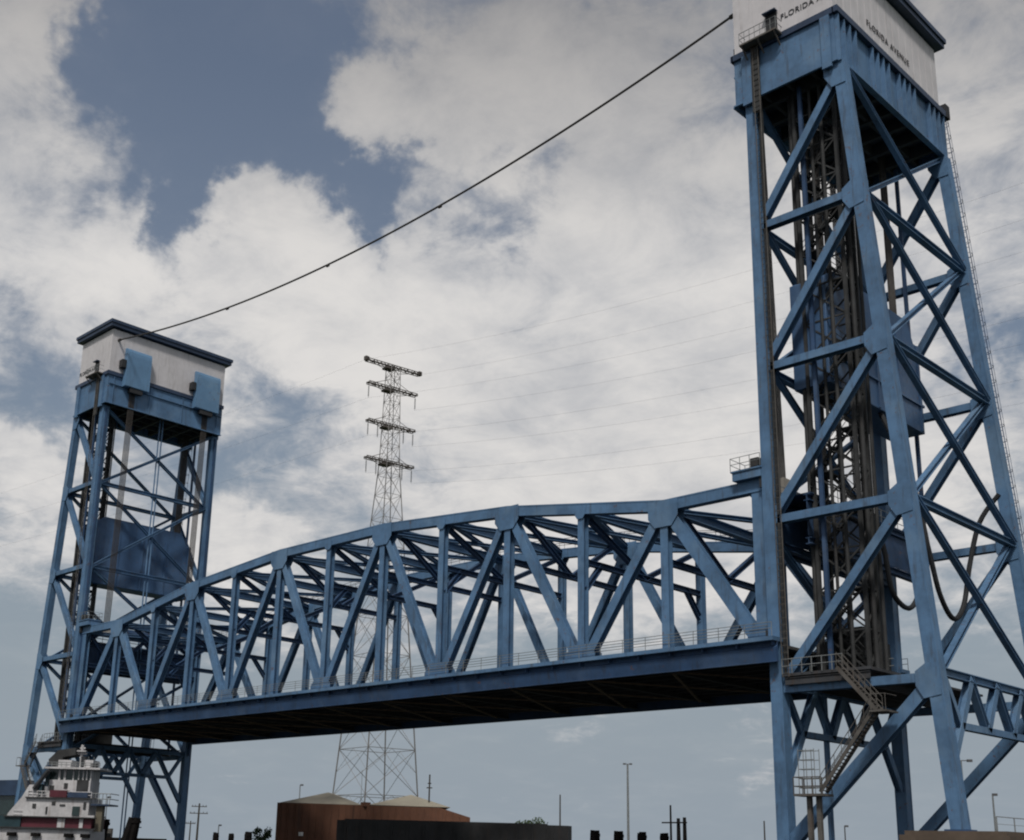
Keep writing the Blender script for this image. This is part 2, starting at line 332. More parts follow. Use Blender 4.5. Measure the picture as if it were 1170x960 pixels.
# service rails and walkway on the far top chord
c = MB(); prev = None
for i in range(13):
    for k in range(4 if i < 12 else 1):
        x = -p_ * (i + k / 4); h = H_(i) + (H_(min(i + 1, 12)) - H_(i)) * k / 4 + .5
        q = V(x, W + .35, h); c.tube([q, q + Vector((0, 0, 1.05))], .03, 4); q2 = q + Vector((0, -.8, 0)); c.tube([q2, q2 + Vector((0, 0, 1.05))], .03, 4)
        if prev:
            for dz in (.55, 1.05):
                c.tube([prev + Vector((0, 0, dz)), q + Vector((0, 0, dz))], .03, 4); c.tube([prev + Vector((0, -.8, dz)), q2 + Vector((0, 0, dz))], .03, 4)
        prev = q
c.build('chord_railing', rust, sp)
# lifting ends: platforms over the end posts, gusset, guide brackets and rope sockets
for far in (0, 1):
    f = (lambda q: Vector((-SL - q.x, q.y, q.z))) if far else None
    for y in (0., W):
        c = MB(f); c.box(-1.75, .75, y - .9, y + .9, ZO + 12.95, ZO + 13.6); c.box(-1.85, .85, y - 1.0, y + 1.0, ZO + 13.6, ZO + 13.72); pl = c.build('lifting_platform', blue, sp)
        c = MB(f); c.box(-.2, .5, y - .8, y - .1, ZO + 13.73, ZO + 14.5); c.build('limit_switch_box', M['shaft'], pl)
        c = MB(f); z0 = ZO + 13.72
        for zz in (.5, 1.0):
            c.tube([(-1.8, y + 1.05, z0 + zz), (-1.8, y - 1.05, z0 + zz), (.8, y - 1.05, z0 + zz)], .028, 5); c.tube([(-1.8, y + 1.05, z0 + zz), (.8, y + 1.05, z0 + zz)], .028, 5)
        for x in (-1.8, -.95, -.1, .8):
            for yy in (y - 1.05, y + 1.05): c.tube([(x, yy, z0), (x, yy, z0 + 1.0)], .028, 5)
        c.build('platform_railing', M['rail'], pl)
        c = MB(f); c.extr([(-2.2, ZO + 12.95), (.7, ZO + 12.95), (.7, ZO + 8.6), (.3, ZO + 8.6), (-.3, ZO + 11.3), (-1.1, ZO + 12.1)], 'y', y - .05, y + .05); c.build('corner_bracket', blue, sp)
        for zz in (12.6, .6):
            c = MB(f); c.box(.5, 1.0, y - .75, y + .35, ZO + zz - .5, ZO + zz + .6); c.build('guide_shoe', M['black'], sp)
        # lift ropes up to the sheaves
        yr = 2.9 if y == 0 else W - 2.3
        c = MB(f)
        for a in range(5):
            for b in range(2): c.tube([(.3 + b * .1, yr - .4 + a * .2, ZO + 13.2), (-.3 + b * .1, yr - .4 + a * .2, ZO + 50.5)], .042, 6)
        rp = c.build('lift_rope_bundle', M['rope'], sp)
        c = MB(f); c.box(-.5, .9, yr - .75, yr + .75, ZO + 12.3, ZO + 13.5); c.build('rope_socket', M['pier'], rp)
c = MB(); c.box(-1.6, .3, 4.4, W - 4.0, ZO + 12.6, ZO + 13.1); c.build('end_walkway', blue2, sp)
c = MB(); c.box(-SL - .3, -SL + 1.6, 4.4, W - 4.0, ZO + 12.6, ZO + 13.1); c.build('end_walkway', blue2, sp)

# ------------------------------------------------------------------ towers
def letters(txt, size, mtx, parent, mtl):
    cu = bpy.data.curves.new('lettering', 'FONT'); cu.body = txt; cu.size = size; cu.extrude = .02; cu.align_x = 'LEFT'; cu.offset = -.004; cu.space_character = 1.2 if size > .81 else 1.05
    o = bpy.data.objects.new('lettering_curve', cu); S.collection.objects.link(o)
    dg = bpy.context.evaluated_depsgraph_get(); me = bpy.data.meshes.new_from_object(o.evaluated_get(dg)); bpy.data.objects.remove(o)
    off = Vector(parent['_o'])
    for v_ in me.vertices: v_.co = (mtx @ v_.co) - off
    me.materials.clear(); me.materials.append(mtl)
    q = bpy.data.objects.new('lettering', me); S.collection.objects.link(q); q.parent = parent; q['_o'] = tuple(off); return q
def lx(z): return g_ + D0 + sl * (Z[0] - z)      # landward legs lean outward
def tower(far):
    fm = (lambda q: Vector((-SL - q.x, q.y, q.z))) if far else None
    def mb(): return MB(fm)
    base = V(5, W / 2, -12.9); base = fm(base) if far else base
    t = empty('lift_tower', base, 'distant blue lift tower with two rounded sheave hoods, behind the towboat' if far else 'tallest near blue lift tower with zigzag stairs at its base, right side of picture', 'lift tower', 'blue lift bridge towers')
    yN, yF = -e_, W + e_
    zb = -15.2 if not far else -15.6
    # legs
    for y in (yN, yF):
        c = mb(); c.B(V(g_, y, zb), V(g_, y, 44.9), YV, .95, 1.0)
        lg = c.build('span_side_leg', blue, t)
        c = mb(); c.prism(V(g_ - .6, y, -3), V(g_ - .6, y, 44.5), YV, .22, .16); c.build('guide_rail', blue2, lg)
        c = mb(); c.box(g_ - .8, g_ + .8, y - .8, y + .8, ZO + zb, ZO + zb + .3); c.build('base_plate', blue2, lg)
        c = mb(); c.B(V(lx(-12.9), y, -12.93), V(lx(44.9), y, 44.9), YV, .95, .9); lg = c.build('land_side_leg', blue, t)
        xb = lx(-12.6); c = mb(); c.box(xb - .75, xb + .75, y - .7, y + .7, ZO - 12.94, ZO - 12.8); c.build('base_plate', blue2, lg)
        for k in range(1, 5):
            zz = Z[k]
            for dy in (-.47, .47):
                c = mb(); x = lx(zz); c.extr([(x + a, ZO + zz + b) for a, b in ((.42, .9), (-.5, .9), (-1.25, .4), (-1.25, -.55), (-.75, -1.4), (.42, -1.2))], 'y', y + dy - .015, y + dy + .015); c.build('gusset_plate', blue, t)
        c = mb(); x = lx(44); c.extr([(x + .45, ZO + 45), (x - 1.3, ZO + 45), (x - 1.3, ZO + 44.1), (x - .7, ZO + 43), (x + .45, ZO + 43)], 'y', y - .50, y - .465); c.build('gusset_plate', blue, t)
        # side bracing
        for k in range(1, 5):
            c = mb(); c.H(V(g_ + .5, y, Z[k]), V(lx(Z[k]) - .5, y, Z[k]), YV, .6, .7, .06); c.build('side_strut', blue, t)
        for k in range(0, 5):
            z1 = Z[k] - (.9 if k == 0 else 0); z2 = Z[k + 1] if k < 4 else -14.2
            c = mb(); c.H(V(lx(z1), y, z1), V(g_, y, z2), YV, .62 if k < 4 else .85, .66, .06); c.build('side_diagonal', blue, t)
    # cross faces
    for face in (0, 1):
        X = (lambda z: g_) if face == 0 else lx
        yy0, yy1 = yN + .5, yF - .5
        for k in (1, 2) + ((3,) if face else ()):
            z = Z[k]; c = mb(); c.H(V(X(z), yy0, z), V(X(z), yy1, z), ZV, .55, .5, .06); c.build('cross_strut', blue, t)
        for k in range(0, 4):
            za, zc = Z[k] - (.8 if k == 0 else 0), Z[k + 1]
            if face == 0 and k == 2: zc += 1.5
            if face == 0 and k == 3: za -= 1.8
            nrm = ZV
            c = mb(); c.H(V(X(za) + .22, yy0, za), V(X(zc) + .22, yy1, zc), nrm, .46, .36, .05); c.build('cross_brace', blue, t)
            c = mb(); c.H(V(X(za) - .22, yy1, za), V(X(zc) - .22, yy0, zc), nrm, .46, .36, .05); c.build('cross_brace', blue, t)
        # portal truss below
        zu, zl2 = -2.75, -6.1; x = X(-4.4)
        pt = mb(); pt.H(V(x, yy0, zu), V(x, yy1, zu), ZV, .5, .55, .06)
        pt.H(V(x, yy0 + 2.2, zl2), V(x, yy1 - 2.2, zl2), XV, .45, .5, .06)
        pt.H(V(x, yy0, zl2 - 3.3), V(x, yy0 + 2.2, zl2), XV, .55, .5, .06); pt.H(V(x, yy1, zl2 - 3.3), V(x, yy1 - 2.2, zl2), XV, .55, .5, .06)
        pt.H(V(x, yy0, zu), V(x, yy0 + 2.2, zl2), XV, .4, .4, .05); pt.H(V(x, yy1, zu), V(x, yy1 - 2.2, zl2), XV, .4, .4, .05)
        n = 3; ya, yb = yy0 + 2.2, yy1 - 2.2; st = (yb - ya) / n
        for i in range(n):
            pt.H(V(x, ya + i * st, zl2), V(x, ya + (i + .5) * st, zu), XV, .55, .5, .05); pt.H(V(x, ya + (i + .5) * st, zu), V(x, ya + (i + 1) * st, zl2), ZV, .5, .5, .05)
        pt.build('portal_truss', blue, t)
    # deep girder at mid height on the span face, with a service walk
    c = mb()
    for x in (g_ + .2, g_ + 2.6):
        c.H(V(x, yN + .5, 10.9), V(x, yF - .5, 10.9), ZV, .5, .5, .06); c.H(V(x, yN + .5, 7.6), V(x, yF - .5, 7.6), ZV, .5, .5, .06)
        c.prism(V(x, yN + .5, 9.3), V(x, yF - .5, 9.3), XV, 2.6, .05)
        for i in range(9): y = 1 + i * (W - 2) / 8; c.prism(V(x - .12, y, 7.9), V(x - .12, y, 10.6), XV, .12, .18)
    c.box(g_ + .1, g_ + 2.9, yN + .6, yF - .6, ZO + 11.2, ZO + 11.28)
    mg = c.build('mid_girder', blue2, t)
    c = mb()
    for x in (g_ + .15, g_ + 2.8):
        for zz in (.5, 1.05): c.tube([V(x, yN + .7, 11.28 + zz), V(x, yF - .7, 11.28 + zz)], .03, 5)
        for i in range(13): y = yN + .7 + i * (W - .7) / 12; c.tube([V(x, y, 11.28), V(x, y, 12.33)], .03, 5)
    c.build('girder_railing', M['rail'], mg)
    # top floor box
    x0, x1, y0, y1 = -.05, 9.0, -1.0, W + .75
    c = mb(); gz0, gz1 = ZO + 45.0, ZO + 49.75
    c.box(x0, x1, y0, y0 + .12, gz0, gz1); c.box(x0, x1, y1 - .12, y1, gz0, gz1)
    c.box(x0, x0 + .12, y0 + .12, y1 - .12, gz0, gz1 - .1); c.box(x1 - .12, x1, y0 + .12, y1 - .12, gz0, gz1)
    c.box(x0 - .1, x1 + .18, y0 - .18, y0, gz0 - .06, gz0 + .06); c.box(x1, x1 + .4, y0, y1, gz0 - .06, gz0 + .06); c.box(x0 - .25, x0, y0, y1, gz0 - .06, gz0 + .06)
    for y in (y0 + .9, 5.8, 11.2, y1 - .9): c.box(x0 - .14, x0, y - .05, y + .05, gz0 + .06, gz1 - .6)
    c.box(x0 - .2, x0, y0 + .2, y1 - .2, gz0 + 2.9, gz0 + 3.05)
    n = 20
    ys = [y0 + .15 + i * (y1 - y0 - .3) / n for i in range(n + 1)]
    for i, y in enumerate(ys):
        if i in (4, 5, 10, 15, 16): continue
        c.box(x1, x1 + .36, y - .07, y + .07, gz0 + .06, gz1 - .55)
    for y in (y0 - .14, y1 + .14): c.prism((g_, y, gz0 - .4), (g_, y, gz1 - .5), YV, .9, .26); c.prism((lx(47) - .55, y, gz0 - .4), (lx(47) - .55, y, gz1 - .5), YV, .8, .2)
    gb = c.build('top_girder', blue, t)
    c = mb(); c.box(x0 - .12, x1 + .1, y0 - .22, y0 - .004, gz1 - .5, gz1 + .05); c.box(x1 + .004, x1 + .45, y0 - .22, y1 + .1, gz1 - .5, gz1 + .05)
    c.box(x0 - .22, x0 - .004, y0 - .22, y1 + .1, gz1 - .5, gz1 + .05); c.build('trim_band', M['navy'], gb)
    c = mb(); c.box(x0 + .12, x1 - .12, y0 + .12, y1 - .12, gz0 + 1.3, gz0 + 1.5)
    for i in range(7): y = 1.0 + i * (W - 2) / 6; c.box(x0 + .13, x1 - .13, y - .2, y + .2, gz0 + .15, gz0 + 1.29)
    for x in (2.2, 4.4, 6.6): c.box(x - .15, x + .15, y0 + .13, y1 - .13, gz0 + .3, gz0 + 1.28)
    c.build('floor_grillage', M['dark'], gb)
    # machinery house
    c = mb(); c.box(x0 + .05, x1 - .05, y0 + .04, y1 - .04, gz1 + .05, ZO + 56.3)
    ps = 1.25
    for i in range(int((x1 - x0) / ps)): x = x0 + .7 + i * ps; c.box(x - .025, x + .025, y0 + .015, y0 + .06, gz1 + .05, ZO + 56.25)
    for i in range(int((y1 - y0) / ps)):
        y = y0 + .7 + i * ps; c.box(x0 + .025, x0 + .07, y - .025, y + .025, gz1 + .05, ZO + 56.25); c.box(x1 - .07, x1 - .025, y - .025, y + .025, gz1 + .05, ZO + 56.25)
    hs = c.build('machinery_house', M['white'], t)
    c = mb(); c.box(x0 - .55, x1 + .65, y0 - .6, y1 + .65, ZO + 56.5, ZO + 57.0); c.box(x0 - .7, x1 + .8, y0 - .75, y1 + .8, ZO + 57.0, ZO + 57.45)
    rf = c.build('roof', M['navy'], hs)
    c = mb(); c.tube([(6.5, 3, ZO + 57.4), (6.5, 3, ZO + 59.5)], .05, 6); c.build('lightning_rod', M['rail'], rf)
    for (ya, yb) in ((1.2, 5.0), (12.9, 16.9)):
        prof = [(x0, ZO + 47.9), (x0 - .98, ZO + 47.9), (x0 - 1.02, ZO + 48.0), (x0 - 1.02, ZO + 52.7), (x0 - .97, ZO + 53.2), (x0 - .82, ZO + 53.6), (x0 - .5, ZO + 53.78), (x0, ZO + 53.85)]
        c = mb(); c.extr(prof, 'y', ya, yb)
        for yy in (ya - .03, yb - .03): c.extr([(a - .04, b) for a, b in prof], 'y', yy, yy + .06)
        hd = c.build('sheave_hood', M['hood'], hs, .03)
        c = mb(); c.box(x0 - .9, x0 + .03, ya - .75, ya - .1, ZO + 50.6, ZO + 51.8); c.build('vent_box', M['black'], hs)
        c = mb(); c.box(x0 - .9, x0 - .26, ya + .9, yb - .9, ZO + 47.2, ZO + 47.88); c.build('hood_shade_box', M['black'], hd)  # black box standing in for the shade under the hood
    # lettering
    if not far:
        mt_ = Matrix(((0, 0, 1, x1 + .0), (1, 0, 0, 4.75), (0, 1, 0, ZO + 51.5), (0, 0, 0, 1)))
        letters('FLORIDA AVENUE', .82, mt_, hs, M['text'])
        letters('FLORIDA AVE', .72, Matrix(((1, 0, 0, 4.4), (0, 0, -1, y0 - .0), (0, 1, 0, ZO + 51.1), (0, 0, 0, 1))), hs, M['text'])
    else:
        letters('FLORIDA AVE', .8, Matrix(((1, 0, 0, -SL - 8.9), (0, 0, -1, y0 - .0), (0, 1, 0, ZO + 51.1), (0, 0, 0, 1))), hs, M['text'])
    # door, balcony and caged ladder on the near side
    c = mb(); c.box(3.1, 4.1, y0 - .1, y0 + .02, ZO + 50.0, ZO + 52.0); dr = c.build('door', M['black'], hs)
    c = mb(); c.box(3.0, 4.2, y0 - .5, y0 - .02, ZO + 52.05, ZO + 52.15); c.build('door_canopy', M['navy'], dr)
    c = mb(); c.box(1.2, 4.6, y0 - 1.2, y0 - .23, ZO + 49.55, ZO + 49.7)
    for x in (1.4, 2.9, 4.4): c.prism((x, y0 - 1.15, ZO + 49.5), (x, y0 - .2, ZO + 48.6), XV, .1, .1)
    bal = c.build('balcony', rust, t)
    c = mb()
    for zz in (.5, 1.05): c.tube([(1.2, y0 - .2, ZO + 49.7 + zz), (1.2, y0 - 1.17, ZO + 49.7 + zz), (4.6, y0 - 1.17, ZO + 49.7 + zz), (4.6, y0 - .2, ZO + 49.7 + zz)], .03, 5)
    for i in range(8): x = 1.2 + i * 3.4 / 7; c.tube([(x, y0 - 1.17, ZO + 49.7), (x, y0 - 1.17, ZO + 50.75)], .025, 5)
    c.build('balcony_railing', M['rail'], bal)
    def ladder(xa, ya, za, xb, yb, zb2, nx, ny, name='ladder', cage=True, m=rust):
        c = mb(); A = V(xa, ya, za); B = V(xb, yb, zb2); u = Vector((nx, ny, 0)); o_ = Vector((-ny, nx, 0))
        for s in (-.25, .25): c.tube([A + u * s, B + u * s], .04, 4)
        n = int((B - A).length / .5)
        for i in range(n): q = A.lerp(B, (i + .5) / n); c.tube([q - u * .25, q + u * .25], .025, 4)
        if cage:
            n = int((B - A).length / 1.3)
            for i in range(n):
                q = A.lerp(B, (i + .5) / n); c.tube([q + u * .36 * math.cos(a) + o_ * .7 * math.sin(a) for a in [math.pi * j / 5 for j in range(6)]], .03, 4, False)
            for j in (1, 2.5, 4): a = math.pi * j / 5; c.tube([A + u * .36 * math.cos(a) + o_ * .7 * math.sin(a), B + u * .36 * math.cos(a) + o_ * .7 * math.sin(a)], .02, 4)
        return c.build(name, m, t)
    ladder(g_ + .95, yN - .75, -2.4, g_ + .95, y0 - .45, 49.6, 1, 0, 'caged_ladder', False)
    c = mb(); c.prism(V(g_ + .72, yN - .2, -2.4), V(g_ + .72, yN - .2, 44.8), YV, .24, .3); c.prism(V(2.1, y0 - .3, 43.5), V(2.1, y0 - .3, 49.5), YV, .7, .2); c.build('conduit_tray', M['shaft'], t)
    ladder(lx(-2) + .2, yF + .8, -2, lx(48) + .2, yF + .8, 49.5, 1, 0, 'leg_ladder', True, M['blue2'])
    c = mb(); c.box(lx(48) - .2, lx(48) + .7, yF + .5, yF + 1.3, ZO + 49.3, ZO + 50.6); c.build('lamp_bracket', M['black'], t)
    # stair tower inside the near side
    xs0, xs1, ys0, ys1 = 4.1, 7.6, .9, 2.7
    stt = mb()
    for x in (xs0, xs1):
        for y in (ys0, ys1): stt.prism(V(x, y, -2.2), V(x, y, 45.2), YV, .26, .26)
    fl = 3.0; n = int(47 / fl)
    for i in range(n + 1):
        z = -2.2 + i * fl
        for y in (ys0, ys1): stt.prism(V(xs0, y, z), V(xs1, y, z), YV, .12, .1)
        for x in (xs0, xs1): stt.prism(V(x, ys0, z), V(x, ys1, z), XV, .12, .1)
        if i < n:
            for y in (ys0, ys1): stt.prism(V(xs0, y, z), V(xs1, y, z + fl), YV, .12, .08); stt.prism(V(xs1, y, z), V(xs0, y, z + fl), YV, .12, .08)
            stt.prism(V(xs1, ys0, z), V(xs1, ys1, z + fl), XV, .1, .08)
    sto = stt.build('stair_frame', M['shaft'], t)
    c = mb()
    for i in range(n):
        z = -2.2 + i * fl; y = ys0 + .35 if i % 2 else ys1 - .35; xa, xb = (xs0 + .1, xs1 - .7) if i % 2 else (xs1 - .1, xs0 + .7)
        for dy in (-.3, .3): c.prism(V(xa, y + dy, z), V(xb, y + dy, z + fl), YV, .16, .03)
        for k in range(11): q = V(xa, y, z).lerp(V(xb, y, z + fl), (k + .5) / 11); c.box(q.x - .12, q.x + .12, y - .29, y + .29, q.z - .02, q.z + .01)
        for dz in (.5, 1.0): c.tube([V(xa, y - .3, z + dz), V(xb, y - .3, z + fl + dz)], .03, 4)
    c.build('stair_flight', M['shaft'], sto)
    for i in range(1, n + 1):
        z = ZO - 2.2 + i * fl; xa = xs0 if i % 2 == 1 else xs1 - 1.2; c = mb(); c.box(xa, xa + 1.2, ys0 + .02, ys1 - .02, z - .09, z + .01)
        c.build('landing', M['shaft'], sto)
    # hoist and conduit columns beside the stairs
    for x, y, r in ((3.6, 1.2, .17), (3.9, 2.2, .14), (5.2, 3.0, .16), (5.6, .75, .12), (6.5, .75, .14), (6.9, 3.1, .17), (7.95, 1.3, .17), (8.25, 2.1, .14)):
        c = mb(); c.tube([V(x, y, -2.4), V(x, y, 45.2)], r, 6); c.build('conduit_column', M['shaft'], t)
    for y in (5.7, 6.15) if not far else (8.6, 9.1):
        c = mb(); c.tube([V(g_, y, -15.2), V(g_, y, 45.2)], .11, 6); c.build('pipe', blue, t)
    # counterweight guides
    for y in (.35, W - .35):
        c = mb(); c.prism(V(5.0, y, -2), V(5.0, y, 45.2), YV, .3, .25); c.build('guide_rail', blue2, t)
    # platforms at the portal level
    c = mb(); c.box(g_ + .7, 8.6, -1.1, 8.2, ZO - 2.35, ZO - 2.15); c.box(g_ + .7, 8.6, 8.2, W - .3, ZO - 2.35, ZO - 2.2)
    for x in (2.4, 4.6, 6.8): c.H(V(x, -.9, -2.7), V(x, W - .4, -2.7), ZV, .25, .65, .04)
    c.H(V(g_ + .8, -.95, -2.7), V(8.5, -.95, -2.7), ZV, .2, .5, .04)
    pf = c.build('service_platform', M['dark'], t)
    c = mb()
    for zz in (.5, 1.0): c.tube([V(g_ + .7, -1.15, -2.15 + zz), V(6.6, -1.15, -2.15 + zz)], .035, 5); c.tube([V(g_ + .8, 2.8, -2.15 + zz), V(8.4, 2.8, -2.15 + zz)], .035, 5)
    for i in range(7): x = g_ + .7 + i * (6.6 - g_ - .7) / 6; c.tube([V(x, -1.15, -2.2), V(x, -1.15, -1.1)], .035, 5); c.tube([V(x, 2.8, -2.2), V(x, 2.8, -1.1)], .035, 5)
    c.build('platform_railing', M['rail'], pf)
    c = mb(); c.box(3.0, 6.2, 3.0, 7.0, ZO - 2.1, ZO + .6); c.box(3.3, 5.9, 3.4, 6.6, ZO + .6, ZO + 1.5); c.build('machinery_cabinet', M['shaft'], pf)
    # outside stairs down to the caged landing
    def stair(xa, za, xb, zb2, y, parent):
        c = mb()
        for dy in (-.42, .42):
            c.prism(V(xa, y + dy, za), V(xb, y + dy, zb2), YV, .26, .05)
            for dz in (.5, 1.0): c.tube([V(xa, y + dy, za + dz), V(xb, y + dy, zb2 + dz)], .03, 5)
            nn = 7
            for i in range(nn + 1): q = V(xa, y + dy, za).lerp(V(xb, y + dy, zb2), i / nn); c.tube([q, q + Vector((0, 0, 1.0))], .025, 4)
        nn = int(abs(zb2 - za) / .22)
        for i in range(nn): q = V(xa, y, za).lerp(V(xb, y, zb2), (i + .5) / nn); c.box(q.x - .13, q.x + .13, y - .4, y + .4, q.z - .02, q.z + .02)
        return c.build('outside_stair', rust, parent)
    stair(6.7, -2.2, 9.4, -5.3, -1.75, t)
    c = mb(); c.box(9.2, 10.4, -2.9, -1.2, ZO - 5.45, ZO - 5.33)
    c.tube([V(10.35, -2.85, -5.3), V(10.35, -2.85, -4.3), V(10.35, -1.25, -4.3)], .03, 5); c.tube([V(9.3, -2.85, -4.3), V(10.35, -2.85, -4.3)], .03, 5); c.tube([V(9.3, -2.85, -5.3), V(9.3, -2.85, -4.3)], .03, 5)
    c.build('stair_landing', rust, t)
    stair(9.3, -5.4, 5.3, -10.5, -2.3 if True else 0, t)
    c = mb(); c.box(3.4, 5.6, -2.9, -1.5, ZO - 10.75, ZO - 10.6)
    for zz in (.5, 1.1):
        c.tube([V(5.5, -2.88, -10.6 + zz), V(3.42, -2.88, -10.6 + zz), V(3.42, -1.52, -10.6 + zz), V(5.5, -1.52, -10.6 + zz)], .035, 5)
    for x in (3.42, 4.1, 4.8, 5.5): c.tube([V(x, -2.88, -10.6), V(x, -2.88, -9.5)], .035, 5); c.tube([V(x, -1.52, -10.6), V(x, -1.52, -9.5)], .035, 5)
    ld = c.build('lower_landing', rust, t)
    c = mb()
    for x, y in ((4.2, -2.2), (4.9, -2.2)): c.prism(V(x, y, -15.2), V(x, y, -10.7), YV, .3, .3)
    c.build('support_post', rust, ld)
    c = mb()
    for x in (3.7, 4.3, 4.9):
        for y in (-2.6, -1.9): c.tube([V(x, y, -10.6), V(x, y, -7.6)], .03, 4)
    for i in range(5):
        z = -10.2 + i * .62; c.tube([V(3.7, -2.6, z), V(4.9, -2.6, z)], .025, 4); c.tube([V(3.7, -1.9, z), V(4.9, -1.9, z)], .025, 4); c.tube([V(3.7, -2.6, z), V(3.7, -1.9, z)], .025, 4)
    c.build('ladder_cage', M['rail'], ld)
    return t
near = tower(0); fart = tower(1)

# ------------------------------------------------------------------ counterweights (each moves on its own)
for far in (0, 1):
    fm = (lambda q: Vector((-SL - q.x, q.y, q.z))) if far else None
    base = V(4.4, W / 2, 19.6); base = fm(base) if far else base
    t = empty('counterweight', base, 'blue counterweight box hanging inside the far tower, above the raised span end' if far else 'big blue counterweight box hanging inside the near tower behind its stair frame', 'counterweight', 'counterweights hanging in the towers')
    c = MB(fm); c.extr([(.9, ZO + 19.7), (W - .7, ZO + 19.7), (W - .7, ZO + 27.6), (W - 1.6, ZO + 27.6), (W - 2.6, ZO + 29.4), (2.5, ZO + 29.4), (.9, ZO + 28.4)], 'x', 2.9, 5.9)
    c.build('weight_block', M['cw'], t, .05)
    c = MB(fm)
    for y in (1.4, 4.9, 8.7, 12.5, W - 1.2): c.box(2.78, 2.9, y - .12, y + .12, ZO + 19.8, ZO + 27.5); c.box(5.9, 6.02, y - .12, y + .12, ZO + 19.8, ZO + 27.5)
    c.box(2.74, 2.9, .9, W - .7, ZO + 22.0, ZO + 22.2); c.box(5.9, 6.06, .9, W - .7, ZO + 22.0, ZO + 22.2)
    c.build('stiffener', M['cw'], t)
    for y in (2.9, W - 2.3):
        c = MB(fm)
        for a in range(5):
            for b in range(2): c.tube([V(4.6 + b * .12, y - .44 + a * .22, 29.2), V(4.6 + b * .12, y - .44 + a * .22, 46.4)], .06, 6)
        c.build('rope_bundle', M['rope'], t)

# ------------------------------------------------------------------ piers
for nm, x0, x1, z1, lab in (('bridge_pier', -1.2, 4.5, -15.0, 'concrete pier under the span-side legs of the near tower'), ('bridge_pier', 11.2, 17.5, -12.95, 'brown-stained concrete pier carrying the land-side legs of the near tower'),
                        ('bridge_pier', -SL - 17.5, -SL - 9.6, -14.4, 'concrete pier under the outer legs of the distant tower'), ('bridge_pier', -SL - 4.5, -SL + 1.2, -15.4, 'concrete pier under the inner legs of the distant tower')):
    c = MB(); c.box(x0, x1, -3.2, W + 3.5, -2, ZO + z1); c.box(x0 - .25, x1 + .25, -3.45, W + 3.75, ZO + z1 - 1.6, ZO + z1 - .25)
    one(nm, c, M['conc'], lab, 'pier', ((x0 + x1) / 2, W / 2, 0), 'concrete bridge piers')
# low approach roads meeting the towers when the span is down
for nm, xa, xb in (('approach_road', 17.8, 400), ('approach_road', -SL - 400, -SL - 17.8)):
    c = MB(); c.box(xa, xb, 1, W - 1, ZO - 14.4, ZO - 13.8); o = c.build(nm, M['asph']); o['kind'] = 'structure'
    for y0, y1 in ((.7, .99), (W - .99, W - .7)):
        c = MB(); c.box(xa, xb, y0, y1, ZO - 14.5, ZO - 13.1); o = c.build('kerb', M['pier']); o['kind'] = 'structure'
    c = MB(); c.box(xa, xb, W / 2 - .08, W / 2 + .08, ZO - 13.796, ZO - 13.79); o = c.build('road_marking', M['paintl']); o['kind'] = 'structure'

# chain fence on the near pier
t = empty('fence', V(13.5, 9, -12.8), 'thin grey pipe fence on top of the pier at the right edge', 'fence')
fx0 = Vector((14.9, 1.9)); 
pts = [(15.2, 1.2), (15.2, 4.0), (15.2, 6.8), (15.2, 9.6), (15.2, 12.4), (15.2, 15.2), (15.2, 18)]
c = MB()
for x, y in pts: c.tube([V(x, y, -13.0), V(x, y, -11.95)], .04, 6)
c.build('post', M['rail'], t)
c = MB(); c.tube([V(pts[0][0], pts[0][1], -11.95), V(pts[-1][0], pts[-1][1], -11.95)], .03, 5); c.tube([V(pts[0][0], pts[0][1], -12.4), V(pts[-1][0], pts[-1][1], -12.4)], .015, 5); c.build('top_rail', M['rail'], t)

# ------------------------------------------------------------------ hanging loops of cable in the near tower
for pts_, lab in (([(4.0, 6.5, 10.6), (6.2, 6.6, 8.6), (6.5, 7.2, 5.0), (6.5, 8.6, 3.9), (6.5, 10.4, 3.9), (6.5, 12.0, 5.6), (6.5, 12.9, 9.5), (5.4, 12.9, 19.75)], 'left black power cable drooping in a loop behind the land-side leg'),
                  ([(5.5, 9.6, 19.75), (7.6, 9.6, 14.0), (8.5, 9.9, 7.5), (8.5, 11.2, 4.6), (8.5, 13.2, 3.2), (8.5, 15.3, 4.6), (8.7, 16.6, 8.0), (9.6, 17.1, 11.5), (11.2, 17.4, 13.6)], 'right black power cable drooping in a longer loop between the braces')):
    P0 = [V(*q) for q in pts_]; out = []
    for i in range(len(P0) - 1):
        a, b, c_, d = P0[max(i - 1, 0)], P0[i], P0[i + 1], P0[min(i + 2, len(P0) - 1)]
        for k in range(6):
            u = k / 6; out.append(.5 * ((2 * b) + (c_ - a) * u + (2 * a - 5 * b + 4 * c_ - d) * u * u + (3 * b - a - 3 * c_ + d) * u ** 3))
    out.append(P0[-1])
    c = MB(); c.tube(out, .2, 8); one('hanging_cable', c, M['black'], lab, 'cable', tuple(P0[0]), 'cable loops in the near tower')

# ------------------------------------------------------------------ overhead cable between the towers
c = MB(); pts_ = []
for i in range(61):
    u = i / 60; x = -.9 + (-SL + 0.6 + .9) * u; pts_.append(V(x, .0, 54.7 - 4 * 4.6 * u * (1 - u)))
c.tube(pts_, .11, 6)
for i in (21, 32, 44): c.tube([pts_[i] + Vector((.2, 0, -.12)), pts_[i] + Vector((-.2, 0, -.12))], .16, 6)
for q, s_ in ((pts_[0], 1), (pts_[-1], -1)): c.tube([q, q + Vector((s_ * .9, 0, .1))], .2, 6)
one('overhead_cable', c, M['rope'], 'heavy dark cable sagging between the two machinery houses', 'cable', tuple(pts_[0]))

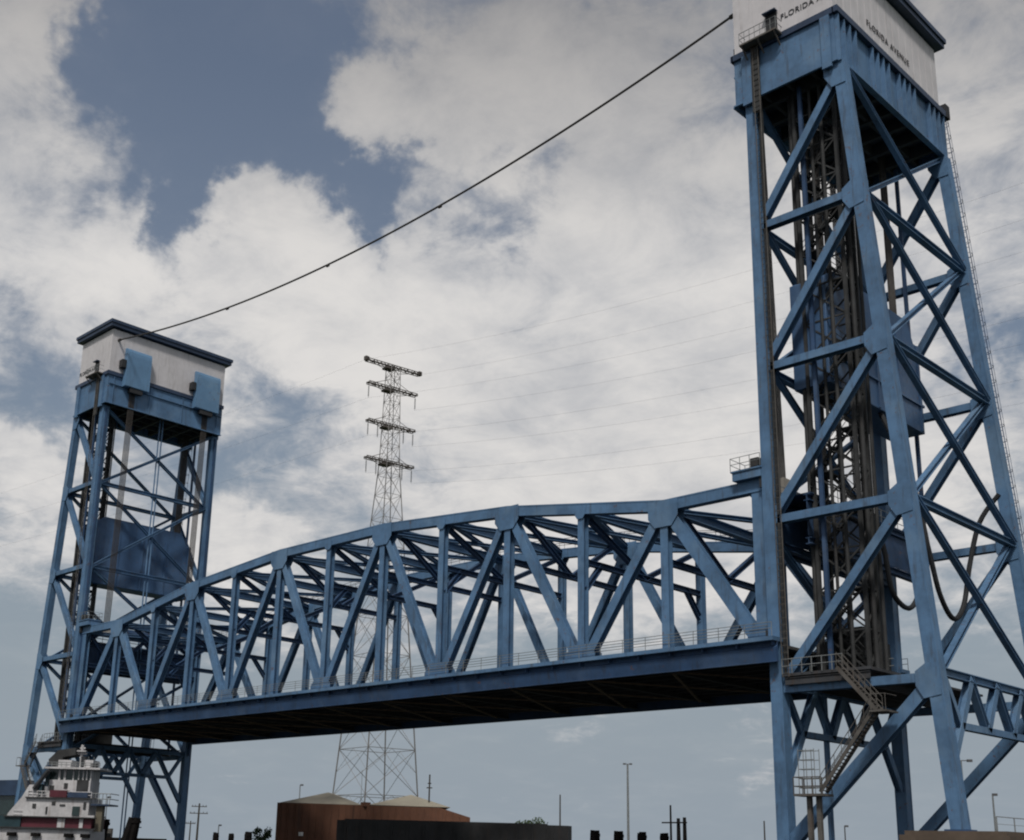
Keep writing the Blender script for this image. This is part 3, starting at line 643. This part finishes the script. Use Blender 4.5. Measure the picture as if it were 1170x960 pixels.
# ------------------------------------------------------------------ transmission pylon
pc = Vector((-180.0, 118.5, 0)); gz = 2.0
t = empty('transmission_pylon', (pc.x, pc.y, gz), 'tall grey lattice electricity pylon with four dark crossarms, behind the span', 'pylon')
ang = R(81.5); ux = Vector((math.cos(ang), math.sin(ang), 0)); uy = Vector((-ux.y, ux.x, 0))
def hw(z):
    zz = z - ZO
    if zz > 81: return 1.35 + (108 - zz) / 27 * .55
    return 1.9 + (81 - zz) / 96 * 6.3
def PC(i, j, z): return Vector((pc.x, pc.y, z)) + ux * (i * hw(z)) + uy * (j * hw(z))
lv = [gz, 14, 25, 37, 48, 58, 67, 75.5, 83, 89.5, 95, 99, 103, 107, 111, 115, 119, 122, 125]
for i, j in ((-1, -1), (1, -1), (1, 1), (-1, 1)):
    c = MB(); c.tube([PC(i, j, z) for z in lv], [.17 if z < 60 else .13 for z in lv], 4); c.build('leg', M['pyl'], t)
quad = [(-1, -1), (1, -1), (1, 1), (-1, 1)]
for f in range(4):
    a, b = quad[f], quad[(f + 1) % 4]; c = MB()
    for k in range(len(lv) - 1):
        z0, z1 = lv[k], lv[k + 1]; r = .075 if z0 < 60 else .06
        c.tube([PC(*a, z0), PC(*b, z1)], r, 4); c.tube([PC(*b, z0), PC(*a, z1)], r, 4); c.tube([PC(*a, z1), PC(*b, z1)], r, 4)
        if z0 < 60:
            zm = (z0 + z1) / 2; m0 = (PC(*a, z1) + PC(*b, z1)) / 2; c.tube([PC(*a, zm), m0], .05, 4); c.tube([PC(*b, zm), m0], .05, 4)
    c.build('lattice_face', M['pyl'], t)
arms = []
for z, hl in ((108.15, 8.4), (101.9, 7.6), (91.6, 7.3), (81.5, 7.3)):
    zz = z + ZO; c = MB(); o3 = Vector((pc.x, pc.y, zz))
    for s_ in (-.7, .7):
        for dz in (-.3, .3): c.prism(o3 - ux * hl + uy * s_ + Vector((0, 0, dz)), o3 + ux * hl + uy * s_ + Vector((0, 0, dz)), ZV, .18, .16)
        for k in range(14): q = o3 + uy * s_ + ux * (-hl + k * hl / 7); c.prism(q + Vector((0, 0, -.3 if k % 2 else .3)), q + ux * hl / 7 + Vector((0, 0, .3 if k % 2 else -.3)), ZV, .1, .12)
    for k in range(9): q = o3 + ux * (-hl + k * hl / 4); c.prism(q - uy * .7, q + uy * .7, ZV, .25, .3)
    c.tube([o3 - ux * hl, o3 + ux * hl], .25, 4)
    for s_ in (-1, 1): c.tube([o3 + ux * (s_ * hl * .9), o3 + ux * (s_ * hw(zz)) + Vector((0, 0, 2.2 if z < 108 else -.2))], .08, 4); c.tube([o3 + ux * (s_ * hl * .9), o3 + ux * (s_ * hw(zz)) + Vector((0, 0, -1.6))], .08, 4)
    c.prism(o3 - ux * 2.8 + Vector((0, 0, -.9)), o3 + Vector((0, 0, -.9)), ZV, 2.2, .5)
    a = c.build('crossarm', M['pyld'], t)
    if z < 108:
        for s_ in (-1, 1):
            for q in (hl - .3,) if z > 101 else (hl - .3, hl * .55):
                e = o3 + ux * (s_ * q); c = MB(); c.tube([e, e - Vector((0, 0, 4.2))], .05, 5)
                for k in range(7): c.tube([e - Vector((0, 0, 1 + k * .42)), e - Vector((0, 0, 1.22 + k * .42))], .16, 6)
                c.build('insulator_string', M['insul'], a); 
        arms += [o3 + ux * s_ * (hl - .3) - Vector((0, 0, 4.2)) for s_ in (-1, 1)]
    else: arms += [o3 + ux * s_ * hl for s_ in (-1, 1)]
    for s_ in (-1, 1):
        c = MB(); q = o3 + ux * s_ * hl; c.box(q.x - .5, q.x + .5, q.y - .5, q.y + .5, q.z - .3, q.z + .8) if z > 108 else None
        if z > 108: c.build('aviation_light', M['pyld'], a)
# conductors towards the viewer's bank and away inland
side = {1: 'right', -1: 'left'}; rk = ['top', 'second', 'third', 'lowest']
for i, a in enumerate(arms):
    row = rk[i // 2]; s_ = 'left' if i % 2 == 0 else 'right'
    b = Vector((74.0 + (0 if i % 2 else -9), 166 + (0 if i % 2 else -12), a.z + [14, 9, 5, 2][i // 2]))
    c = MB(); c.tube([a.lerp(b, k / 40) - Vector((0, 0, 4 * 9 * (k / 40) * (1 - k / 40))) for k in range(41)], .014, 4)
    one('power_line', c, M['rope'], '%s pair of faint power lines leaving the pylon to the right, %s-hand wire' % (row, s_), 'power line', tuple(a), 'power lines right of the pylon')
for i, a in enumerate(arms[:6:2]):
    b = Vector((-520, -60 - i * 10, 60.0 - i * 6))
    c = MB(); c.tube([a.lerp(b, k / 30) - Vector((0, 0, 4 * 12 * (k / 30) * (1 - k / 30))) for k in range(31)], .014, 4)
    one('power_line', c, M['rope'], 'faint power line running down left from the %s crossarm of the pylon' % rk[i], 'power line', tuple(a), 'power lines left of the pylon')

# ------------------------------------------------------------------ warehouse beyond the canal
DW_ = Vector((.6542, .7563, 0)); NW_ = Vector((-.7563, .6542, 0)); w0 = Vector((-89.84, 23.15, 0)); 
t = empty('warehouse', tuple(w0 + DW_ * 13 + NW_ * 7), 'rust-brown metal warehouse with two low tan gabled roofs under the span', 'warehouse')
def WP(u, v_, z): q = w0 + DW_ * u + NW_ * v_; return (q.x, q.y, z)
Lw = 26.2; zt = ZO - 9.3
c = MB(); dp = 15
prof = [(0, -1), (Lw, -1), (Lw, zt - 1.3), (Lw - 4.2, zt - .1), (0, zt)]
c.add([WP(u, 0, z) for u, z in prof] + [WP(u, dp, z) for u, z in prof], [(0, 1, 2, 3, 4), (9, 8, 7, 6, 5)] + [(i, (i + 1) % 5, (i + 1) % 5 + 5, i + 5) for i in range(5)])
for k in range(27): u = .5 + k * .97; q = WP(u, -.06, 0); c.add([WP(u - .06, -.08, -1), WP(u + .06, -.08, -1), WP(u + .06, -.08, zt - .15 - max(0, u - 22) * .3), WP(u - .06, -.08, zt - .15 - max(0, u - 22) * .3), WP(u - .06, .02, -1), WP(u + .06, .02, -1), WP(u + .06, .02, zt - .15 - max(0, u - 22) * .3), WP(u - .06, .02, zt - .15 - max(0, u - 22) * .3)], [(0, 1, 2, 3), (4, 5, 1, 0), (1, 5, 6, 2), (3, 2, 6, 7), (0, 3, 7, 4)])
wl = c.build('wall', M['brown'], t)
for ua, ub, pk in ((.3, 11.5, 6.6), (12.2, 23.5, 18.2)):
    c = MB(); zr = zt + .02; h = 1.7
    c.add([WP(ua, .1, zr), WP(ub, .1, zr - .05), WP(ub, dp, zr), WP(ua, dp, zr), WP(pk, 5, zr + h), WP(pk + .8, dp - 4, zr + h)], [(0, 1, 4), (1, 2, 5, 4), (2, 3, 5), (3, 0, 4, 5), (0, 3, 2, 1)])
    c.build('roof', M['roof'], t)
c = MB(); c.box(*sorted((WP(11.2, .3, 0)[0], WP(12.6, .3, 0)[0])), *sorted((WP(11.2, .3, 0)[1], WP(12.6, .3, 0)[1])), zt - .2, zt + .35); c.build('roof_vent', M['brown'], t)
for u in (3.4,):
    c = MB(); c.box(WP(u, -.2, 0)[0] - .25, WP(u, -.2, 0)[0] + .25, WP(u, -.2, 0)[1] - .2, WP(u, -.2, 0)[1] + .2, zt - 4.3, zt - 3.8); c.build('wall_lamp', M['paintl'], t)
c = MB(); c.tube([WP(20.6, 2, zt), WP(20.6, 2, zt + 4.4)], .11, 6); c.tube([WP(20.2, 2, zt + 2.6), WP(21.0, 2, zt + 2.6)], .08, 5); c.tube([WP(20.35, 2, zt + 3.2), WP(20.85, 2, zt + 3.2)], .08, 5); c.build('roof_mast', M['wood'], t)

# long moored barge in front of the warehouse
a = Vector((-69.34, 16.95, 0)); b = Vector((-49.48, 37.09, 0)); dB = (b - a).normalized(); nB = Vector((-dB.y, dB.x, 0)); LB = (b - a).length
t = empty('barge', tuple((a + b) / 2 + nB * 5), 'long dark steel barge moored in front of the brown warehouse', 'barge')
def BP(u, v_, z): q = a + dB * u + nB * v_; return (q.x, q.y, z)
c = MB(); zt = ZO - 11.75
ring = [(0, 0), (LB - 2.4, 0), (LB - .6, .5), (LB, 2), (LB, 8), (LB - .6, 9.5), (LB - 2.4, 10), (0, 10)]
n = len(ring); c.add([BP(u, v_, -.6) for u, v_ in ring] + [BP(u, v_, zt) for u, v_ in ring], [tuple(range(n))[::-1], tuple(range(n, 2 * n))] + [(i, (i + 1) % n, (i + 1) % n + n, i + n) for i in range(n)])
hl_ = c.build('hull', M['barge'], t)
c = MB()
for k in range(14): u = 1 + k * (LB - 4) / 13; c.add([BP(u - .1, -.12, 0), BP(u + .1, -.12, 0), BP(u + .1, -.12, zt - .3), BP(u - .1, -.12, zt - .3), BP(u - .1, .0, 0), BP(u + .1, .0, 0), BP(u + .1, .0, zt - .3), BP(u - .1, .0, zt - .3)], [(0, 1, 2, 3), (4, 0, 3, 7), (1, 5, 6, 2), (3, 2, 6, 7)])
c.build('hull_rib', M['barge'], hl_)
c = MB(); zc = zt + .05
c.add([BP(.8, 1.2, zt), BP(LB - 3, 1.2, zt), BP(LB - 3, 8.8, zt), BP(.8, 8.8, zt), BP(.8, 1.2, zc + .12), BP(LB - 3, 1.2, zc + .12), BP(LB - 3, 8.8, zc + .12), BP(.8, 8.8, zc + .12)], [(0, 1, 5, 4), (1, 2, 6, 5), (2, 3, 7, 6), (3, 0, 4, 7), (4, 5, 6, 7)]); c.build('hatch_cover', M['barge'], t)

# ------------------------------------------------------------------ poles and small things along the far bank
def ray(px, py, dist):
    F = (px - 529.968) / 1381.6035, -(py - 588.422) / 1381.6035
    d = F_ + R_ * F[0] + U_ * F[1]; h = math.hypot(d.x, d.y); return cam.location + d * (dist / h) if False else Vector((46.9275, -77.822, 2.2763)) + d * (dist / h)
def pole(name, px, py, dist, r, m, label, cat, arm=None, group=None, lamp=None):
    q = ray(px, py, dist); t = empty(name, (q.x, q.y, 1.9), label, cat, group)
    c = MB(); c.tube([(q.x, q.y, -.5), (q.x, q.y, q.z)], [r * 1.25, r * .8], 8); c.build('pole', m, t)
    rr = Vector((.7071, .7066, 0))
    if arm:
        for za, wa in arm:
            c = MB(); c.prism(Vector((q.x, q.y, q.z - za)) - rr * wa, Vector((q.x, q.y, q.z - za)) + rr * wa, ZV, .14, .16)
            for k in (-.9, -.5, .5, .9): e = Vector((q.x, q.y, q.z - za)) + rr * wa * k; c.tube([e, e + Vector((0, 0, .32))], .06, 5)
            c.build('crossarm', M['wood'], t)
    if lamp:
        for s_ in ((-1, 1) if name == 'light_mast' else (1,)):
            c = MB(); e = Vector((q.x, q.y, q.z)); f = e + rr * s_ * lamp; c.tube([e, f], .05, 5)
            c.prism(f - rr * s_ * .1, f + rr * s_ * .4, ZV, .34, .26); c.build('lamp_head', M['lamp'], t)
    return t
pole('light_mast', 717, 873, 220, .2, M['rail'], 'tall slim mast with twin lamp heads standing right of the barge', 'light mast', lamp=.4)
pole('utility_pole', 640, 908, 220, .14, M['wood'], 'single bare dark pole rising behind the right end of the barge', 'utility pole', group='utility poles on the far bank')
pole('utility_pole', 228, 918, 250, .2, M['wood'], 'wooden utility pole with two crossarms right of the distant tower', 'utility pole', arm=((.6, 1.5), (1.9, 1.8)), group='utility poles on the far bank')
pole('utility_pole', 218, 938, 260, .14, M['wood'], 'short utility pole beside the two-armed one near the distant tower', 'utility pole', arm=((.5, 1.0),), group='utility poles on the far bank')
for px, py, lab in ((766, 920, 'leftmost and tallest of three dark poles tied by one beam'), (775, 935, 'middle of three dark poles tied by one beam'), (782, 934, 'rightmost of three dark poles tied by one beam')):
    pole('timber_pile', px, py, 230, .38 if px > 766 else .2, M['tar'], lab, 'pole', group='three tied poles')
q0, q1 = ray(756, 940, 229.4), ray(785, 940, 229.4); c = MB(); c.prism(q0, q1, ZV, .2, .25); one('tie_beam', c, M['tar'], 'horizontal beam across the three dark poles', 'beam', tuple((q0 + q1) / 2))
pole('utility_pole', 873, 938, 180, .12, M['wood'], 'thin short pole just left of the near tower leg', 'utility pole', group='utility poles on the far bank')
pole('street_lamp', 965, 944, 190, .1, M['wood'], 'small lamp post seen between the near tower legs', 'street lamp', lamp=.12, group='small lamp posts')
pole('street_lamp', 1134, 908, 150, .12, M['rail'], 'thin lamp post behind the pipe fence at the right edge', 'street lamp', lamp=.1, group='small lamp posts')
pole('street_lamp', 1098, 869, 140, .1, M['rail'], 'lamp post whose head shows just right of the land-side leg', 'street lamp', lamp=.75, group='small lamp posts')
pole('street_lamp', 250, 943, 230, .1, M['rail'], 'small post with a dark round head left of the warehouse', 'street lamp', lamp=.1, group='small lamp posts')
pole('street_lamp', 123, 911, 200, .08, M['rail'], 'slender lamp post right of the towboat', 'street lamp', lamp=.1, group='small lamp posts')
pole('street_lamp', 343, 897, 215, .1, M['rail'], 'lamp post with a small head above the warehouse left roof', 'street lamp', lamp=.15, group='small lamp posts')
pole('radio_mast', 414, 880, 420, .1, M['rail'], 'hair-thin far mast above the warehouse', 'mast')

# round-headed mooring piles
def pile(px, py, dist, r, label, lean=0, r2=None):
    q = ray(px, py, dist); c = MB(); k = r2 or r
    rr = Vector((.7071, .7066, 0))
    for a in range(5):
        an = a * math.pi * 2 / 5; o3 = Vector((math.cos(an), math.sin(an), 0)) * (r * .55)
        c.tube([Vector((q.x, q.y, -1)) + o3 * 2.2 * (k / r) - rr * lean, Vector((q.x, q.y, q.z - random.random() * .12)) + o3], [r * .55, r * .5], 7)
    c.tube([(q.x, q.y, q.z - .55), (q.x, q.y, q.z - .3)], r * 1.12, 12)
    one('mooring_pile', c, M['tar'], label, 'mooring pile', (q.x, q.y, 0), 'black mooring piles')
pile(680, 948.5, 110, .40, 'leftmost of four evenly spaced black pile heads right of the barge')
pile(707, 949.5, 110, .40, 'second from left of four evenly spaced black pile heads')
pile(733.5, 950.5, 110, .38, 'third from left of four evenly spaced black pile heads')
pile(759, 951.5, 110, .36, 'rightmost of four evenly spaced black pile heads')
pile(120, 936, 122, .45, 'black pile cluster just right of the towboat', .9)
pile(154, 934, 128, .60, 'widest black pile cluster, against the distant tower leg', 1.0)
pile(247, 951, 140, .30, 'leftmost of three small pile heads left of the warehouse')
pile(264.5, 952, 140, .28, 'middle of three small pile heads left of the warehouse')
pile(284, 950, 140, .38, 'rightmost of three small pile heads left of the warehouse')

# trees: dark bushes on the bank
def tree(px, py, dist, w_, h_, label, n=900):
    q = ray(px, py, dist); t = empty('tree', (q.x, q.y, 2), label, 'tree'); c = MB()
    c.tube([(q.x, q.y, .5), (q.x + .2, q.y, q.z - h_ * .3)], [.28, .1], 7)
    for k in range(5): a = k * 1.3; c.tube([(q.x, q.y, q.z - h_ * .75), (q.x + math.cos(a) * w_ * .5, q.y + math.sin(a) * w_ * .5, q.z - h_ * .3)], [.12, .04], 5)
    c.build('trunk', M['wood'], t); c = MB()
    cl = [(random.uniform(-.8, .8) * w_, random.uniform(-.8, .8) * w_, random.uniform(-.8, -.15) * h_, random.uniform(.25, .45) * min(w_, h_)) for _ in range(11)]
    for _ in range(n):
        k = random.choice(cl); d = Vector((random.gauss(0, 1), random.gauss(0, 1), random.gauss(0, .8))).normalized() * k[3] * random.random() ** .4
        o3 = Vector((q.x + k[0], q.y + k[1], q.z + k[2])) + d; s1 = random.uniform(.1, .22)
        a = Vector((random.gauss(0, 1), random.gauss(0, 1), random.gauss(0, 1))).normalized(); b = a.orthogonal().normalized()
        c.add([o3 - a * s1, o3 + b * s1 * .6, o3 + a * s1, o3 - b * s1 * .6], [(0, 1, 2, 3)])
    c.build('crown', M['leaf'], t)
tree(611, 935, 200, 2.6, 3.2, 'small round green tree behind the right end of the barge')
tree(303, 946, 172, 1.5, 2.2, 'dark bush against the left end of the warehouse', 500)

# building at the left edge
q0 = ray(-30, 888, 210); q1 = ray(26, 891, 200); d3 = (q1 - q0); d3.z = 0; LL = d3.length; d3.normalize(); n3 = Vector((-d3.y, d3.x, 0))
t = empty('shed', (q1.x, q1.y, 2), 'dark flat-roofed dockside shed cut by the left picture edge', 'shed')
def SP(u, v_, z): q = q1 - d3 * u + n3 * v_; return (q.x, q.y, z)
def sbox(c, u0, u1, v0, v1, z0, z1): c.add([SP(u, v_, z) for u in (u0, u1) for v_ in (v0, v1) for z in (z0, z1)], [(0, 1, 3, 2), (4, 6, 7, 5), (0, 4, 5, 1), (2, 3, 7, 6), (0, 2, 6, 4), (1, 5, 7, 3)])
c = MB(); sbox(c, .6, 20, .6, 9, 0, q1.z - 2.3); c.build('wall', M['pier'], t)
c = MB(); sbox(c, 0, 20.5, 0, 9.6, q1.z - 2.3, q1.z); c.build('roof', M['navy'], t)
c = MB(); sbox(c, 1, 19, .5, .598, q1.z - 5.2, q1.z - 2.4); c.build('window', M['glass'], t)

# ------------------------------------------------------------------ towboat
tb = ray(60, 957, 115); TD = Vector((.7071, .7066, 0)); TN = Vector((-.7066, .7071, 0))
t = empty('towboat', (tb.x, tb.y, 0), 'white towboat with dark red bands passing in front of the distant tower', 'towboat')
px2m = 115 / 1381.6 * .95
def T3(u, v_, z): q = Vector((tb.x, tb.y, 0)) + TD * u + TN * v_; return (q.x, q.y, z)
def tpx(x): return (x - 60) * px2m * 1.02
def tpz(y): return 2.28 + (958.5 - y) * px2m * .985
def tbox(c, xa, xb, v0, v1, ya, yb):
    c.add([T3(tpx(x), v_, tpz(y)) for x in (xa, xb) for v_ in (v0, v1) for y in (yb, ya)], [(0, 1, 3, 2), (4, 6, 7, 5), (0, 4, 5, 1), (2, 3, 7, 6), (0, 2, 6, 4), (1, 5, 7, 3)])
def tprof(c, prof, v0, v1):
    n = len(prof); c.add([T3(tpx(x), v_, tpz(y)) for v_ in (v0, v1) for x, y in prof], [tuple(range(n)), tuple(range(n, 2 * n))[::-1]] + [(i, (i + 1) % n, (i + 1) % n + n, i + n) for i in range(n)])
c = MB()
hullp = [(-34, 972), (104, 972), (106, 970), (108, 964), (-40, 964), (-38, 970)]
tprof(c, [(x, min(y, 986)) for x, y in hullp[2:]] + [(-34, 992), (100, 992)], 0, 6); hu = c.build('hull', M['barge'], t)
c = MB(); tprof(c, [(-30, 962), (98, 962), (97, 947), (-14, 947)], .6, 5.2); c.build('main_deck_house', M['bw'], t)
c = MB(); tbox(c, 8, 97, .9, 4.9, 935, 946.8); c.build('red_band', M['bred'], t)
c = MB(); tbox(c, -6, 20, .7, 4.8, 934.8, 946.9); c.build('teal_panel', M['teal'], t)
c = MB(); tbox(c, 60, 68, .8, .9, 935.5, 946.5); tbox(c, 84, 88, .8, .9, 935.5, 946.5); c.build('band_post', M['bw'], t)
c = MB(); tprof(c, [(3, 934.7), (99, 934.7), (99, 932.5), (92, 932.5), (92, 913.5), (40, 913.5), (30, 900), (24, 900), (17, 914), (4, 932)], 1.0, 4.8); h2 = c.build('second_deck_house', M['bw'], t)
c = MB(); tbox(c, 74.5, 82.5, .9, 1.0, 923, 933); c.build('window', M['glass'], h2)
c = MB(); tbox(c, 48, 67, .8, 1.6, 905.5, 913.2); c.build('red_canvas', M['bred'], t)
c = MB(); tbox(c, 68, 90, .8, 1.6, 907.5, 913.2); c.build('dark_locker', M['navy'], t)
c = MB(); tbox(c, 33, 38, 1.0, 1.8, 899, 913.4); tbox(c, 40, 43, 1.2, 1.6, 884, 900); c.build('teal_locker', M['teal'], t)
c = MB(); tbox(c, 42, 89, 1.6, 4.4, 893.5, 913.4); wh = c.build('wheelhouse', M['bw'], t)
c = MB(); tbox(c, 41, 88.5, 1.8, 4.2, 881.5, 893.4); c.build('wheelhouse_window', M['glass'], wh)
c = MB()
for x in (40, 52, 58, 68, 74, 79, 83, 87.5): tbox(c, x, x + 2.2 if x in (52, 58) else x + 1.2, 1.7, 4.3, 881.4, 893.45)
c.build('window_post', M['bw'], wh)
c = MB(); tbox(c, 74, 87, 1.55, 1.79, 893, 906); c.build('door_panel', M['shaft'], wh)
c = MB(); tbox(c, 38, 100, 1.1, 4.8, 879.2, 881.3); rf = c.build('wheelhouse_roof', M['bw'], wh)
c = MB(); tbox(c, 49, 64, 2.0, 4, 870.5, 879.1); tbox(c, 78, 88, 2.0, 4, 870, 879.1); c.build('roof_locker', M['bw'], rf)
c = MB(); tprof(c, [(38, 880), (36, 870), (46, 859), (65, 856), (66, 864), (52, 867), (50, 880)], 2.4, 4.4); c.build('exhaust_casing', M['shaft'], t)
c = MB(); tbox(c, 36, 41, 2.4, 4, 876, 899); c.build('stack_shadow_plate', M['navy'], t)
c = MB(); c.tube([T3(tpx(70.5), 3, tpz(881)), T3(tpx(70.5), 3, tpz(852))], .14, 6); c.tube([T3(tpx(66), 3, tpz(862)), T3(tpx(76), 3, tpz(862))], .1, 5); c.tube([T3(tpx(68), 3, tpz(856)), T3(tpx(74), 3, tpz(856))], .09, 5); mst = c.build('radar_mast', M['bw'], rf)
c = MB(); tbox(c, 66, 76, 2.6, 3.0, 858.5, 860.2); c.build('radar_scanner', M['bw'], mst)
for x in (82, 88): c = MB(); c.tube([T3(tpx(x), 2.4, tpz(879)), T3(tpx(x - 1), 2.4, tpz(866))], .03, 4); c.build('antenna', M['rail'], rf)
c = MB(); tbox(c, 74, 79, 2.0, 2.6, 866, 878); tbox(c, 86, 92, 2.0, 2.5, 874, 879); c.build('searchlight', M['black'], rf)
c = MB()
for x0_, x1_, ya_, yb_, v_ in ((44, 49, 900, 906, 1.52), (60, 64, 897, 903, 1.52), (51, 55, 918, 922, .94), (60, 66, 921, 923, .94), (30, 34, 921, 926, .94), (45, 47, 924, 932, .94), (86, 89, 918, 926, .94)): tbox(c, x0_, x1_, v_, v_ + .1, ya_, yb_)
c.build('wall_fitting', M['shaft'], h2)
c = MB()
for yy in (876.5, 874): c.tube([T3(tpx(40), 1.2, tpz(yy)), T3(tpx(99), 1.2, tpz(yy))], .03, 4)
for k in range(12): x = 40 + k * 59 / 11; c.tube([T3(tpx(x), 1.2, tpz(879.3)), T3(tpx(x), 1.2, tpz(873.8))], .03, 4)
c.build('roof_railing', M['rail'], rf)
c = MB(); tbox(c, 22, 100, .75, 1.0, 913.6, 914.8); tbox(c, 2, 102, .5, 1.0, 934.8, 936); tbox(c, -10, 104, .3, .6, 947, 948.4); c.build('deck_edge', M['shaft'], t)
c = MB(); tbox(c, 94, 114, 1.0, 4.0, 919.6, 921.4); sd_ = c.build('side_platform', M['navy'], t)
c = MB()
for yy in (914, 908): c.tube([T3(tpx(94), 1.1, tpz(yy)), T3(tpx(114), 1.1, tpz(yy)), T3(tpx(114), 3.9, tpz(yy))], .04, 5)
for x in (94, 98, 102, 106, 110, 114): c.tube([T3(tpx(x), 1.1, tpz(921)), T3(tpx(x), 1.1, tpz(908))], .035, 4)
c.build('railing', M['rail'], sd_)
c = MB()
for ya, xa, xb in ((907, 24, 94),):
    for yy in (ya, ya + 3.5): c.tube([T3(tpx(xa), .95, tpz(yy)), T3(tpx(xb), .95, tpz(yy))], .035, 5)
    for k in range(15): x = xa + k * (xb - xa) / 14; c.tube([T3(tpx(x), .95, tpz(913.5)), T3(tpx(x), .95, tpz(ya))], .035, 4)
for yy in (926, 930): c.tube([T3(tpx(10), .9, tpz(yy + 3)), T3(tpx(20), .9, tpz(yy + 3))], .03, 4)
c.build('railing', M['bw'], h2)
c = MB(); tbox(c, 99, 106, 1.4, 2.2, 921.5, 950); c.build('ladder_column', M['ylw'], t)
c = MB(); c.tube([T3(tpx(30), .9, tpz(905)), T3(tpx(44), .9, tpz(884))], .22, 5); c.build('awning_strut', M['black'], t)
c = MB()
for x in (14, 40, 76, 94): c.tube([T3(tpx(x), .3, tpz(953)), T3(tpx(x), .3, tpz(957))], .45, 8)
c.build('tyre_fender', M['tar'], hu)

for o in bpy.data.objects:
    if '_o' in o: del o['_o']
